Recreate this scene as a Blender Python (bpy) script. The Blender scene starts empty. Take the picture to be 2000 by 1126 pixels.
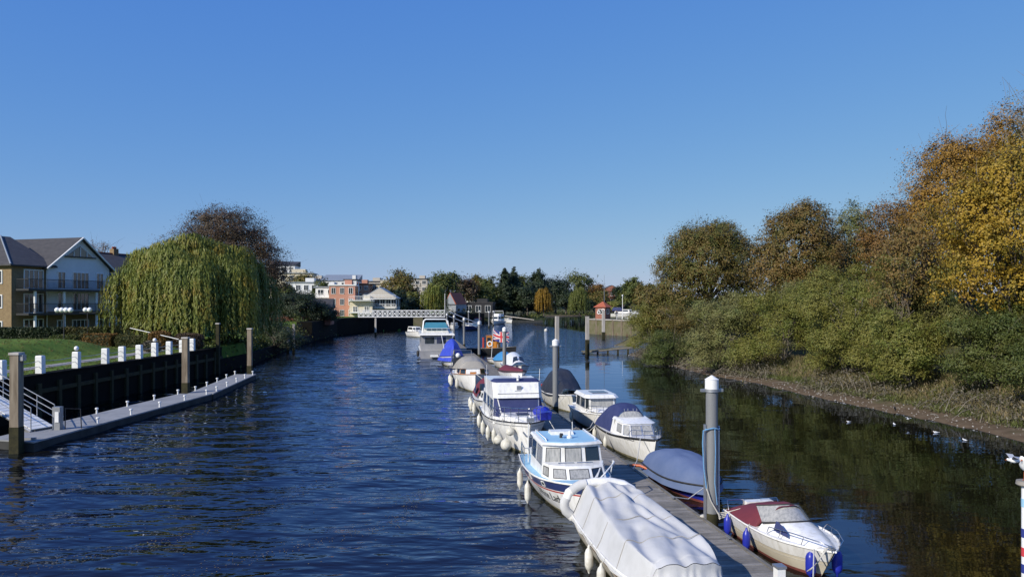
import bpy, math, random
import numpy as np
from mathutils import Vector, Matrix
random.seed(7); RNG = np.random.default_rng(7)
SC = bpy.context.scene
COL = SC.collection
R = math.radians

# ------------------------------------------------------------------ camera, sky, sun, exposure
CAM_H = 6.5
cam = bpy.data.objects.new('camera', bpy.data.cameras.new('camera'))
COL.objects.link(cam); SC.camera = cam
cam.location = (0, 0, CAM_H); cam.rotation_euler = (R(90), 0, 0)
cam.data.sensor_width = 36; cam.data.lens = 27.0
cam.data.shift_y = 0.0145
cam.data.clip_start = 0.1; cam.data.clip_end = 6000

SUN_EL, SUN_AZ = 31.0, 227.0          # azimuth clockwise from +Y: behind the viewer's left shoulder
world = bpy.data.worlds.new('World'); SC.world = world; world.use_nodes = True
wn = world.node_tree.nodes; wl = world.node_tree.links
sky = wn.new('ShaderNodeTexSky'); sky.sky_type = 'NISHITA'; sky.sun_disc = False
sky.sun_elevation = R(SUN_EL); sky.sun_rotation = R(SUN_AZ)
sky.altitude = 30; sky.air_density = 1.0; sky.dust_density = 0.25; sky.ozone_density = 3.5
bg = wn['Background']; bg.inputs['Strength'].default_value = 0.12
# the camera's rendering of a clear sky: flatter towards the horizon and bluer, the same in every direction
sc_, cc_ = wn.new('ShaderNodeSeparateColor'), wn.new('ShaderNodeCombineColor'); wl.new(sky.outputs['Color'], sc_.inputs[0])
for ch, (kk, gg) in enumerate(((.62, .90), (1.29, .60), (4.5, .13))):
    pw_ = wn.new('ShaderNodeMath'); pw_.operation = 'POWER'; pw_.inputs[1].default_value = gg
    ml_ = wn.new('ShaderNodeMath'); ml_.operation = 'MULTIPLY'; ml_.inputs[1].default_value = kk
    wl.new(sc_.outputs[ch], pw_.inputs[0]); wl.new(pw_.outputs[0], ml_.inputs[0]); wl.new(ml_.outputs[0], cc_.inputs[ch])
wl.new(cc_.outputs[0], bg.inputs['Color'])

sun = bpy.data.objects.new('sun', bpy.data.lights.new('sun', 'SUN')); COL.objects.link(sun)
sun.data.energy = 5.0; sun.data.angle = R(0.53); sun.data.color = (1.0, 0.93, 0.82)
az = R(SUN_AZ); el = R(SUN_EL)
to_sun = Vector((math.sin(az)*math.cos(el), math.cos(az)*math.cos(el), math.sin(el)))
sun.rotation_euler = to_sun.to_track_quat('Z', 'Y').to_euler()
sun.location = to_sun*200
SC.view_settings.view_transform = 'Standard'; SC.view_settings.look = 'None'
SC.view_settings.exposure = 0.0; SC.view_settings.gamma = 1.0
SC.view_settings.use_curve_mapping = False
SC.cycles.max_bounces = 6; SC.cycles.transparent_max_bounces = 6
SC.cycles.use_denoising = True

# ------------------------------------------------------------------ materials
def mat(name, c1, c2=None, scale=2.0, rough=.5, metal=0.0, bump=0.0, bscale=None, stretch=(1, 1, 1), coat=0.0, spec=.5, bdist=.02, detail=5.0, pos=(.34, .68)):
    m = bpy.data.materials.new(name); m.use_nodes = True
    nt = m.node_tree; n = nt.nodes; l = nt.links; b = n['Principled BSDF']
    b.inputs['Base Color'].default_value = (*c1, 1); b.inputs['Roughness'].default_value = rough
    b.inputs['Metallic'].default_value = metal; b.inputs['Coat Weight'].default_value = coat
    b.inputs['Specular IOR Level'].default_value = spec
    if c2 is not None or bump:
        g = n.new('ShaderNodeNewGeometry'); mp = n.new('ShaderNodeMapping'); mp.inputs['Scale'].default_value = stretch
        l.new(g.outputs['Position'], mp.inputs['Vector'])
    if c2 is not None:
        t = n.new('ShaderNodeTexNoise'); t.inputs['Scale'].default_value = scale; t.inputs['Detail'].default_value = detail
        t.inputs['Roughness'].default_value = .62
        l.new(mp.outputs[0], t.inputs['Vector'])
        cr = n.new('ShaderNodeValToRGB'); cr.color_ramp.elements[0].position = pos[0]; cr.color_ramp.elements[1].position = pos[1]
        cr.color_ramp.elements[0].color = (*c1, 1); cr.color_ramp.elements[1].color = (*c2, 1)
        l.new(t.outputs['Fac'], cr.inputs['Fac']); l.new(cr.outputs['Color'], b.inputs['Base Color'])
    if bump:
        t2 = n.new('ShaderNodeTexNoise'); t2.inputs['Scale'].default_value = bscale or scale*4; t2.inputs['Detail'].default_value = 4
        l.new(mp.outputs[0], t2.inputs['Vector'])
        bp = n.new('ShaderNodeBump'); bp.inputs['Strength'].default_value = bump; bp.inputs['Distance'].default_value = bdist
        l.new(t2.outputs['Fac'], bp.inputs['Height']); l.new(bp.outputs['Normal'], b.inputs['Normal'])
    return m

def leaf_mat(name, cols, transl=.3, clump=.55):
    transl *= .65
    """leaf albedo: picked per leaf, drifting with a slow noise through the crown (species colour, not light)"""
    m = bpy.data.materials.new(name); m.use_nodes = True
    nt = m.node_tree; n = nt.nodes; l = nt.links; b = n['Principled BSDF']
    g = n.new('ShaderNodeNewGeometry')
    t = n.new('ShaderNodeTexNoise'); t.inputs['Scale'].default_value = clump; t.inputs['Detail'].default_value = 2
    l.new(g.outputs['Position'], t.inputs['Vector'])
    a = n.new('ShaderNodeMath'); a.operation = 'MULTIPLY_ADD'; a.inputs[1].default_value = .34
    l.new(g.outputs['Random Per Island'], a.inputs[0])
    s = n.new('ShaderNodeMath'); s.operation = 'MULTIPLY_ADD'; s.inputs[1].default_value = 1.6; s.inputs[2].default_value = -.47
    l.new(t.outputs['Fac'], s.inputs[0]); l.new(s.outputs[0], a.inputs[2])
    cr = n.new('ShaderNodeValToRGB'); e = cr.color_ramp.elements
    while len(e) < len(cols): e.new(.5)
    for i, c in enumerate(cols):
        e[i].position = .05+.9*i/(len(cols)-1); e[i].color = (*c, 1)
    l.new(a.outputs[0], cr.inputs['Fac'])
    b.inputs['Roughness'].default_value = .55; b.inputs['Specular IOR Level'].default_value = .3
    l.new(cr.outputs['Color'], b.inputs['Base Color'])
    tr = n.new('ShaderNodeBsdfTranslucent'); l.new(cr.outputs['Color'], tr.inputs['Color'])
    mx = n.new('ShaderNodeMixShader'); mx.inputs[0].default_value = transl
    l.new(b.outputs[0], mx.inputs[1]); l.new(tr.outputs[0], mx.inputs[2])
    l.new(mx.outputs[0], n['Material Output'].inputs['Surface'])
    return m

M = dict(
    gel=mat('gelcoat_white', (.80, .79, .76), (.56, .54, .47), 3.2, .3, coat=.25, stretch=(2, 2, .4), pos=(.46, .80), detail=7),
    gel_dirty=mat('gelcoat_worn', (.74, .73, .69), (.44, .42, .35), 2.6, .42, coat=.1, stretch=(2, 2, .4), pos=(.40, .76), detail=7),
    cream=mat('cream_gelcoat', (.66, .60, .47), (.58, .52, .40), 2, .35, coat=.2),
    antifoul=mat('boot_stain', (.30, .25, .13), (.10, .10, .05), 3, .7),
    antired=mat('red_antifoul', (.26, .07, .05), (.18, .05, .04), 3, .7),
    navy=mat('navy_paint', (.030, .045, .14), (.022, .034, .11), 2, .35, coat=.2),
    navy_canvas=mat('navy_canvas', (.020, .030, .105), (.034, .044, .13), 3, .8, bump=.5, bscale=7, bdist=.03),
    royal=mat('royal_blue_tarp', (.030, .055, .42), (.05, .085, .55), 1.5, .6, bump=.9, bscale=2.5, bdist=.08, stretch=(1.6, 1.6, .25)),
    royal_plastic=mat('blue_plastic', (.02, .035, .40), (.02, .03, .3), 3, .35),
    steelblue=mat('slate_blue_canvas', (.085, .125, .235), (.115, .155, .265), 1.2, .75, bump=.5, bscale=2.0, bdist=.05),
    black_canvas=mat('black_tarpaulin', (.014, .016, .022), (.028, .03, .04), 2, .55, bump=1.0, bscale=4, bdist=.06, stretch=(1, 1, .5)),
    grey_canvas=mat('grey_cover_canvas', (.52, .52, .515), (.41, .41, .40), 1.6, .85, bump=.4, bscale=2.6, bdist=.03, detail=7, stretch=(1.6, .7, .7), pos=(.42, .78)),
    taupe_canvas=mat('taupe_canvas', (.33, .31, .27), (.28, .26, .23), 1.5, .85, bump=.4, bscale=3, bdist=.03),
    maroon=mat('maroon_canvas', (.15, .022, .034), (.12, .018, .03), 3, .8, bump=.4, bscale=6, bdist=.02),
    teal=mat('teal_canvas', (.04, .19, .26), (.05, .22, .29), 2, .7, bump=.4, bscale=3),
    cyan=mat('cyan_tarp', (.05, .25, .50), (.04, .2, .42), 2, .6, bump=.5, bscale=3),
    paleblue=mat('pale_blue_deck', (.27, .50, .66), (.33, .54, .68), 3, .55),
    red=mat('red_paint', (.45, .05, .04), (.36, .05, .04), 3, .45),
    steel=mat('stainless', (.62, .62, .62), None, rough=.22, metal=1.0),
    alu=mat('galvanised', (.42, .43, .44), (.34, .35, .36), 4, .45, metal=.7),
    glass=mat('tinted_glass', (.02, .028, .035), None, rough=.06, spec=.7, coat=.5),
    curtain=mat('curtained_glass', (.42, .41, .38), (.24, .24, .23), 14, .12, stretch=(1, 1, .12), coat=.6),
    rubber=mat('black_rubber', (.018, .018, .02), (.03, .03, .03), 6, .7),
    fender=mat('fender_vinyl', (.72, .70, .63), (.46, .43, .34), 5, .45),
    rope=mat('rope', (.58, .56, .50), (.45, .43, .38), 20, .9),
    bluerope=mat('blue_rope', (.10, .24, .42), (.16, .32, .5), 20, .9),
    yellow=mat('yellow_plastic', (.66, .42, .06), (.55, .36, .06), 5, .5),
    varnish=mat('varnished_wood', (.30, .11, .025), (.40, .17, .04), 5, .25, stretch=(1, 1, 5), coat=.6),
    orangewood=mat('orange_timber', (.50, .20, .025), (.42, .15, .02), 5, .3, stretch=(5, 5, 1), coat=.5),
    plank=mat('weathered_plank', (.22, .20, .17), (.12, .11, .095), 2.2, .85, bump=.4, bscale=14),
    plank2=mat('weathered_plank_pale', (.29, .265, .23), (.19, .175, .15), 2.6, .85, bump=.4, bscale=14),
    beam=mat('timber_beam', (.20, .185, .155), (.11, .10, .085), 2.5, .85, bump=.4, bscale=10),
    float_=mat('pontoon_float', (.09, .09, .09), (.05, .055, .05), 2, .8),
    dock=mat('dock_concrete', (.29, .295, .30), (.21, .215, .22), 1.2, .85, bump=.2, bscale=9),
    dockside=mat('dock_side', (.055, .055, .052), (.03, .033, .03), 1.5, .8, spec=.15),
    pile=mat('grey_steel_pile', (.20, .205, .21), (.15, .155, .155), 1.3, .55, stretch=(1, 1, .3)),
    pilewood=mat('timber_pile', (.27, .225, .165), (.115, .085, .055), 2.2, .9, bump=.5, bscale=9, stretch=(2, 2, .25)),
    pilepale=mat('pale_pile', (.47, .44, .40), (.30, .28, .25), 2.2, .85, bump=.4, bscale=9, stretch=(2, 2, .25)),
    weed=mat('weedy_timber', (.026, .025, .014), (.048, .044, .020), 4, .75, spec=.15, bump=.5, bscale=10),
    whitepaint=mat('white_paint', (.80, .80, .78), (.70, .70, .67), 3, .5),
    concrete=mat('concrete', (.36, .34, .31), (.27, .25, .22), .8, .9, bump=.3, bscale=6),
    quay=mat('stained_quay_wall', (.15, .125, .08), (.085, .09, .03), .55, .9, bump=.4, bscale=4, stretch=(1, 1, 1.5)),
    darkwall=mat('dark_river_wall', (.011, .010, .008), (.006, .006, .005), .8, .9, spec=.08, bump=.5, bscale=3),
    brick=mat('yellow_brick', (.25, .18, .095), (.18, .125, .065), 4, .9),
    redbrick=mat('red_brick', (.30, .125, .085), (.24, .095, .065), 3, .9),
    salmon=mat('salmon_brick', (.52, .255, .175), (.47, .225, .155), 2, .85),
    render=mat('white_render', (.74, .74, .72), (.66, .66, .64), .6, .8),
    creamwall=mat('cream_wall', (.62, .55, .40), (.55, .49, .36), .7, .85),
    barge=mat('barge_grey', (.30, .30, .31), (.24, .24, .25), 1.2, .6),
    beige=mat('beige_wall', (.50, .46, .39), (.44, .40, .34), .6, .85),
    slate=mat('slate_roof', (.060, .056, .056), (.038, .036, .037), 1.5, .75, bump=.5, bscale=5, stretch=(1, 1, 2.5)),
    lead=mat('lead_roof', (.26, .29, .32), (.21, .235, .26), .8, .55),
    tile=mat('clay_tile', (.40, .105, .05), (.30, .08, .045), 2, .85, bump=.4, bscale=6),
    metal_dark=mat('black_railing', (.02, .02, .022), None, rough=.5),
    skin=mat('skin', (.55, .33, .24), None, rough=.6),
    denim=mat('denim', (.14, .20, .33), (.10, .15, .27), 8, .9),
    darkcloth=mat('dark_cloth', (.025, .028, .035), None, rough=.9),
    lightcloth=mat('light_cloth', (.55, .56, .58), None, rough=.9),
    feather=mat('white_feather', (.82, .82, .80), None, rough=.7),
    greyfeather=mat('grey_feather', (.42, .44, .47), None, rough=.7),
    beak=mat('orange_beak', (.45, .10, .03), None, rough=.5),
    globe=mat('white_globe', (.86, .86, .84), None, rough=.25),
    bark=mat('bark', (.085, .066, .048), (.14, .12, .095), 3, .95, bump=.6, bscale=8, stretch=(2, 2, .4)),
    palebark=mat('pale_bark', (.20, .175, .14), (.12, .10, .08), 3, .95, bump=.6, bscale=8, stretch=(2, 2, .4)),
    solar=mat('solar_panel', (.012, .018, .055), (.02, .03, .08), 9, .15, coat=.6),
    path=mat('path_tarmac', (.30, .285, .27), (.25, .235, .22), 1.5, .9),
    flagblue=mat('flag_blue', (.02, .035, .20), None, rough=.85),
    flagwhite=mat('flag_white', (.74, .72, .70), None, rough=.85),
    flagred=mat('flag_red', (.50, .04, .05), None, rough=.85),
)
M['willow'] = leaf_mat('willow_leaf', [(.070, .105, .018), (.135, .165, .030), (.19, .20, .036), (.25, .18, .03)], .3)
M['willow_far'] = leaf_mat('willow_far_leaf', [(.06, .09, .02), (.12, .14, .03), (.16, .17, .04)], .3)
M['golden'] = leaf_mat('golden_willow_leaf', [(.16, .10, .012), (.26, .15, .016), (.30, .19, .02)], .3)
M['copper'] = leaf_mat('copper_leaf', [(.060, .045, .028), (.10, .065, .038), (.075, .068, .032)], .25)
M['olive'] = leaf_mat('olive_leaf', [(.058, .080, .018), (.11, .115, .026), (.165, .112, .032), (.095, .105, .026)], .28)
M['russet'] = leaf_mat('russet_leaf', [(.075, .085, .02), (.135, .115, .03), (.195, .118, .036), (.115, .108, .028)], .28)
M['rust'] = leaf_mat('rust_leaf', [(.12, .075, .022), (.20, .105, .026), (.16, .105, .025)], .2)
M['goldbrown'] = leaf_mat('golden_brown_leaf', [(.15, .095, .022), (.25, .145, .026), (.30, .17, .025), (.19, .105, .026)], .2)
M['yellowleaf'] = leaf_mat('yellow_leaf', [(.075, .095, .018), (.20, .155, .02), (.32, .215, .026), (.38, .245, .026), (.22, .13, .02)], .35)
M['bush'] = leaf_mat('sallow_leaf', [(.080, .112, .022), (.142, .160, .030), (.195, .178, .040), (.112, .138, .027)], .3)
M['bush2'] = leaf_mat('pale_sallow_leaf', [(.095, .122, .034), (.155, .168, .05), (.20, .185, .068), (.125, .14, .04)], .3)
M['green'] = leaf_mat('green_leaf', [(.045, .07, .016), (.085, .105, .024), (.12, .115, .028)], .28)
M['conifer'] = leaf_mat('conifer_leaf', [(.014, .026, .012), (.025, .04, .016), (.035, .048, .018)], .1)
M['hedge'] = leaf_mat('hedge_leaf', [(.05, .065, .02), (.09, .09, .025), (.12, .075, .03)], .2)
M['deadgrass'] = leaf_mat('dead_grass', [(.12, .10, .045), (.21, .17, .085), (.26, .205, .115)], .2)
M['bramble'] = leaf_mat('mud_coated_scrub', [(.075, .068, .048), (.13, .115, .08), (.10, .088, .058)], .15)
M['greengrass'] = leaf_mat('bank_grass_blades', [(.06, .08, .02), (.10, .115, .03), (.15, .13, .05)], .25)

# water
def water_mat():
    m = bpy.data.materials.new('river_water'); m.use_nodes = True
    nt = m.node_tree; n = nt.nodes; l = nt.links; b = n['Principled BSDF']
    b.inputs['Base Color'].default_value = (.0045, .0055, .004, 1)
    b.inputs['Roughness'].default_value = .02; b.inputs['IOR'].default_value = 1.42; b.inputs['Specular Tint'].default_value = (.86, .94, 1, 1)
    g = n.new('ShaderNodeNewGeometry')
    # sheltered strip on the right of the moorings lies nearly still: broad mask with ragged edges
    sep = n.new('ShaderNodeSeparateXYZ'); l.new(g.outputs['Position'], sep.inputs[0])
    mr = n.new('ShaderNodeMath'); mr.operation = 'MULTIPLY_ADD'; mr.inputs[1].default_value = .139; l.new(sep.outputs['Y'], mr.inputs[0]); l.new(sep.outputs['X'], mr.inputs[2])
    cal = n.new('ShaderNodeMapRange'); cal.interpolation_type = 'SMOOTHSTEP'
    cal.inputs['From Min'].default_value = 7.5; cal.inputs['From Max'].default_value = 13.0
    cal.inputs['To Min'].default_value = 1.0; cal.inputs['To Max'].default_value = .045
    # beyond the moorings the open reach is ruffled from bank to bank
    fy = n.new('ShaderNodeMapRange'); fy.interpolation_type = 'SMOOTHSTEP'; fy.inputs['From Min'].default_value = 72; fy.inputs['From Max'].default_value = 105
    fy.inputs['To Min'].default_value = 0; fy.inputs['To Max'].default_value = 30; l.new(sep.outputs['Y'], fy.inputs['Value'])
    sb_ = n.new('ShaderNodeMath'); sb_.operation = 'SUBTRACT'; l.new(mr.outputs[0], sb_.inputs[0]); l.new(fy.outputs[0], sb_.inputs[1])
    l.new(sb_.outputs[0], cal.inputs['Value'])
    def noise(scale, stretch, rot, detail):
        mp = n.new('ShaderNodeMapping'); mp.inputs['Scale'].default_value = stretch; mp.inputs['Rotation'].default_value = (0, 0, rot)
        l.new(g.outputs['Position'], mp.inputs['Vector'])
        t = n.new('ShaderNodeTexNoise'); t.inputs['Scale'].default_value = scale; t.inputs['Detail'].default_value = detail
        l.new(mp.outputs[0], t.inputs['Vector']); return t.outputs['Fac']
    f1 = noise(.42, (1, 2.2, 1), R(10), 2.0)
    f2 = noise(1.7, (1, 2.1, 1), R(-8), 2.2)
    b1 = n.new('ShaderNodeBump'); b1.inputs['Distance'].default_value = .20
    b2 = n.new('ShaderNodeBump'); b2.inputs['Distance'].default_value = .030
    l.new(f1, b1.inputs['Height']); l.new(f2, b2.inputs['Height'])
    l.new(cal.outputs[0], b1.inputs['Strength']); l.new(cal.outputs[0], b2.inputs['Strength'])
    l.new(b1.outputs[0], b2.inputs['Normal'])
    # dark peaty body under a Fresnel mirror
    df = n.new('ShaderNodeBsdfDiffuse'); df.inputs['Color'].default_value = (.0075, .0065, .0030, 1)
    gl = n.new('ShaderNodeBsdfGlossy'); gl.inputs['Color'].default_value = (.66, .77, 1.0, 1); gl.inputs['Roughness'].default_value = .02
    fr = n.new('ShaderNodeFresnel'); fr.inputs['IOR'].default_value = 1.48
    for q in (df, gl, fr): l.new(b2.outputs[0], q.inputs['Normal'])
    mx = n.new('ShaderNodeMixShader'); l.new(fr.outputs[0], mx.inputs[0]); l.new(df.outputs[0], mx.inputs[1]); l.new(gl.outputs[0], mx.inputs[2])
    l.new(mx.outputs[0], n['Material Output'].inputs['Surface'])
    return m
M['water'] = water_mat()

def ground_mat():
    """lawn on the high ground, litter and earth on the slopes, bare mud at the waterline"""
    m = bpy.data.materials.new('ground'); m.use_nodes = True
    nt = m.node_tree; n = nt.nodes; l = nt.links; b = n['Principled BSDF']; b.inputs['Roughness'].default_value = .9
    b.inputs['Specular IOR Level'].default_value = .2
    g = n.new('ShaderNodeNewGeometry'); sep = n.new('ShaderNodeSeparateXYZ'); l.new(g.outputs['Position'], sep.inputs[0])
    def ramp(scale, ca, cb):
        t = n.new('ShaderNodeTexNoise'); t.inputs['Scale'].default_value = scale; t.inputs['Detail'].default_value = 7
        l.new(g.outputs['Position'], t.inputs['Vector'])
        r = n.new('ShaderNodeValToRGB'); r.color_ramp.elements[0].position = .32; r.color_ramp.elements[1].position = .68
        r.color_ramp.elements[0].color = (*ca, 1); r.color_ramp.elements[1].color = (*cb, 1); l.new(t.outputs['Fac'], r.inputs[0]); return r.outputs[0], t.outputs['Fac']
    lawn, _ = ramp(.55, (.062, .125, .012), (.135, .190, .026))
    earth, ef = ramp(1.1, (.115, .10, .05), (.075, .085, .03))
    mud, _ = ramp(1.6, (.085, .058, .035), (.13, .095, .06))
    zz = n.new('ShaderNodeMath'); zz.operation = 'MULTIPLY_ADD'; zz.inputs[1].default_value = .7; l.new(ef, zz.inputs[0]); l.new(sep.outputs['Z'], zz.inputs[2])
    f1 = n.new('ShaderNodeMapRange'); f1.inputs['From Min'].default_value = .55; f1.inputs['From Max'].default_value = .95; l.new(zz.outputs[0], f1.inputs[0])
    fx = n.new('ShaderNodeMapRange'); fx.inputs['From Min'].default_value = -24; fx.inputs['From Max'].default_value = -26; l.new(sep.outputs['X'], fx.inputs[0])
    m1 = n.new('ShaderNodeMix'); m1.data_type = 'RGBA'; l.new(f1.outputs[0], m1.inputs['Factor']); l.new(mud, m1.inputs['A']); l.new(earth, m1.inputs['B'])
    m2 = n.new('ShaderNodeMix'); m2.data_type = 'RGBA'; l.new(fx.outputs[0], m2.inputs['Factor']); l.new(m1.outputs['Result'], m2.inputs['A']); l.new(lawn, m2.inputs['B'])
    l.new(m2.outputs['Result'], b.inputs['Base Color'])
    t2 = n.new('ShaderNodeTexNoise'); t2.inputs['Scale'].default_value = 9; t2.inputs['Detail'].default_value = 5; l.new(g.outputs['Position'], t2.inputs['Vector'])
    bp = n.new('ShaderNodeBump'); bp.inputs['Strength'].default_value = .6; bp.inputs['Distance'].default_value = .06
    l.new(t2.outputs['Fac'], bp.inputs['Height']); l.new(bp.outputs[0], b.inputs['Normal'])
    return m
M['ground'] = ground_mat()

# ------------------------------------------------------------------ mesh helpers
def lerp(a, b, t): return a+(b-a)*t
class MB:
    """collects shapes, then links them as ONE mesh object"""
    def __init__(s): s.v = []; s.f = []
    def add(s, vs, fs):
        o = len(s.v); s.v += [tuple(p) for p in vs]; s.f += [tuple(i+o for i in f) for f in fs]; return s
    def box(s, c, d, rz=0.0, tilt=None):
        x, y, z = (k/2 for k in d); ca, sa = math.cos(rz), math.sin(rz)
        vs = []
        for sx, sy, sz in ((-1,-1,-1),(1,-1,-1),(1,1,-1),(-1,1,-1),(-1,-1,1),(1,-1,1),(1,1,1),(-1,1,1)):
            p = Vector((sx*x, sy*y, sz*z))
            if tilt: p = tilt @ p
            vs.append((c[0]+p.x*ca-p.y*sa, c[1]+p.x*sa+p.y*ca, c[2]+p.z))
        return s.add(vs, [(0,3,2,1),(4,5,6,7),(0,1,5,4),(1,2,6,5),(2,3,7,6),(3,0,4,7)])
    def prism(s, bot, top):
        n = len(bot)
        fs = [tuple(range(n-1, -1, -1)), tuple(range(n, 2*n))]+[(i, (i+1) % n, n+(i+1) % n, n+i) for i in range(n)]
        return s.add(list(bot)+list(top), fs)
    def tube(s, pts, r, n=6, cap=True, closed=False):
        pts = [Vector(p) for p in pts]; k = len(pts)
        rr = r if isinstance(r, (list, tuple)) else [r]*k
        vs = []; prev = None
        for i, p in enumerate(pts):
            if closed: d = pts[(i+1) % k]-pts[i-1]
            else: d = pts[min(i+1, k-1)]-pts[max(i-1, 0)]
            d = d.normalized() if d.length > 1e-9 else Vector((0, 0, 1))
            if prev is None:
                a = d.orthogonal().normalized()
            else:
                a = (prev-d*prev.dot(d)); a = a.normalized() if a.length > 1e-6 else d.orthogonal().normalized()
            prev = a; b = d.cross(a)
            for j in range(n):
                t = 2*math.pi*j/n; vs.append(p+(a*math.cos(t)+b*math.sin(t))*rr[i])
        fs = []
        for i in range(k if closed else k-1):
            for j in range(n):
                i2 = (i+1) % k
                fs.append((i*n+j, i*n+(j+1) % n, i2*n+(j+1) % n, i2*n+j))
        if cap and not closed: fs += [tuple(range(n-1, -1, -1)), tuple((k-1)*n+j for j in range(n))]
        return s.add(vs, fs)
    def lathe(s, prof, n=12, c=(0, 0, 0)):
        vs = []; k = len(prof)
        for r, z in prof:
            for j in range(n):
                t = 2*math.pi*j/n; vs.append((c[0]+r*math.cos(t), c[1]+r*math.sin(t), c[2]+z))
        fs = [(i*n+j, i*n+(j+1) % n, (i+1)*n+(j+1) % n, (i+1)*n+j) for i in range(k-1) for j in range(n)]
        fs += [tuple(range(n-1, -1, -1)), tuple((k-1)*n+j for j in range(n))]
        return s.add(vs, fs)
    def ball(s, c, r, n=10, sq=(1, 1, 1)):
        k = max(5, n//2+1); vs = []
        for i in range(k+1):
            a = -math.pi/2+math.pi*i/k
            rr = max(math.cos(a), 1e-3)
            for j in range(n):
                t = 2*math.pi*j/n; vs.append((c[0]+sq[0]*r*rr*math.cos(t), c[1]+sq[1]*r*rr*math.sin(t), c[2]+sq[2]*r*math.sin(a)))
        fs = [(i*n+j, i*n+(j+1) % n, (i+1)*n+(j+1) % n, (i+1)*n+j) for i in range(k) for j in range(n)]
        fs += [tuple(range(n-1, -1, -1)), tuple(k*n+j for j in range(n))]
        return s.add(vs, fs)
    def loft(s, secs, cap=True, closed=False):
        """secs: rows of points (equal counts); closed joins the row ends"""
        n = len(secs[0]); k = len(secs); vs = [p for q in secs for p in q]
        m = n if closed else n-1
        fs = [(i*n+j, i*n+(j+1) % n, (i+1)*n+(j+1) % n, (i+1)*n+j) for i in range(k-1) for j in range(m)]
        if cap and closed: fs += [tuple(range(n-1, -1, -1)), tuple((k-1)*n+j for j in range(n))]
        return s.add(vs, fs)
    def panel(s, q, u0, u1, v0, v1, off=.01, th=.02):
        """slab on a quad q (bl, br, tr, tl seen from outside)"""
        q = [Vector(p) for p in q]
        def P(u, v): return q[0].lerp(q[1], u).lerp(q[3].lerp(q[2], u), v)
        nrm = (q[1]-q[0]).cross(q[3]-q[0]).normalized()
        a = [P(u0, v0), P(u1, v0), P(u1, v1), P(u0, v1)]
        return s.prism([p+nrm*(off-th) for p in a], [p+nrm*off for p in a])
    def mesh(s, name):
        me = bpy.data.meshes.new(name); me.from_pydata(s.v, [], s.f); me.validate(); me.update(); return me
    def build(s, name, m, parent=None, smooth=35, loc=None, rz=None):
        me = s.mesh(name); return link(name, me, m, parent, smooth, loc, rz)
def link(name, me, m, parent=None, smooth=35, loc=None, rz=None):
    if m is not None:
        me.materials.clear(); me.materials.append(M[m] if isinstance(m, str) else m)
    if smooth:
        me.polygons.foreach_set('use_smooth', [True]*len(me.polygons)); me.set_sharp_from_angle(angle=R(smooth))
    o = bpy.data.objects.new(name, me); COL.objects.link(o)
    if parent is not None: o.parent = parent
    if loc is not None: o.location = loc
    if rz is not None: o.rotation_euler = (0, 0, rz)
    return o
def fixnormals(me):
    import bmesh
    bm = bmesh.new(); bm.from_mesh(me); bmesh.ops.recalc_face_normals(bm, faces=bm.faces); bm.to_mesh(me); bm.free()
def tag(o, label=None, cat=None, group=None, kind=None):
    if label: o['label'] = label
    if cat: o['category'] = cat
    if group: o['group'] = group
    if kind: o['kind'] = kind
    return o
def thing(name, label, cat, loc=(0, 0, 0), rz=0.0, group=None):
    o = bpy.data.objects.new(name, None); COL.objects.link(o); o.empty_display_size = .3
    o.location = loc; o.rotation_euler = (0, 0, rz); return tag(o, label, cat, group)
def inst(name, me, parent, loc=(0, 0, 0), rz=0.0, scale=None):
    o = bpy.data.objects.new(name, me); COL.objects.link(o); o.parent = parent; o.location = loc; o.rotation_euler = (0, 0, rz)
    if scale: o.scale = scale
    return o
def copy_tree(o, parent=None):
    c = o.copy(); COL.objects.link(c); c.parent = parent
    for ch in [k for k in o.children]: copy_tree(ch, c)
    return c
def quadmesh(name, V):
    """V: (n,4,3) array of separate quads"""
    n = len(V); me = bpy.data.meshes.new(name)
    me.vertices.add(4*n); me.vertices.foreach_set('co', np.ascontiguousarray(V, dtype=np.float32).ravel())
    me.loops.add(4*n); me.loops.foreach_set('vertex_index', np.arange(4*n, dtype=np.int32))
    me.polygons.add(n); me.polygons.foreach_set('loop_start', np.arange(0, 4*n, 4, dtype=np.int32))
    me.update(calc_edges=True); return me

# ------------------------------------------------------------------ river outline and the ground
# each corner: x, y, how the bank stands from here to the next corner
RIV = [(-27.4, -60, 'L'), (-27.4, 67, 'L'), (-27.8, 82, 'M'), (-30.5, 100, 'M'), (-34, 130, 'W'), (-36, 158, 'W'), (-33, 176, 'W'), (-19, 204, 'W'), (-9, 243, 'F'),
       (0, 300, 'F'), (14, 380, 'F'), (45, 408, 'F'), (130, 440, 'F'), (260, 470, 'F'), (260, 430, 'F'), (120, 372, 'F'), (60, 320, 'Q'), (30, 250, 'Q'),
       (16.6, 164, 'Q'), (23.5, 151, 'S'), (25, 138, 'S'), (22, 118, 'S'), (17.2, 105, 'S'), (14.6, 96.5, 'S'), (15.4, 88.6, 'S'), (17.5, 70, 'S'), (19.8, 62.5, 'S'),
       (20.6, 54.8, 'S'), (21.7, 49.2, 'S'), (23.6, 39.6, 'S'), (23.8, 35.7, 'S'), (24.4, 20, 'S'), (25, -60, 'L')]
def sstep(a, b, x):
    t = np.clip((x-a)/(b-a), 0, 1); return t*t*(3-2*t)
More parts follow.
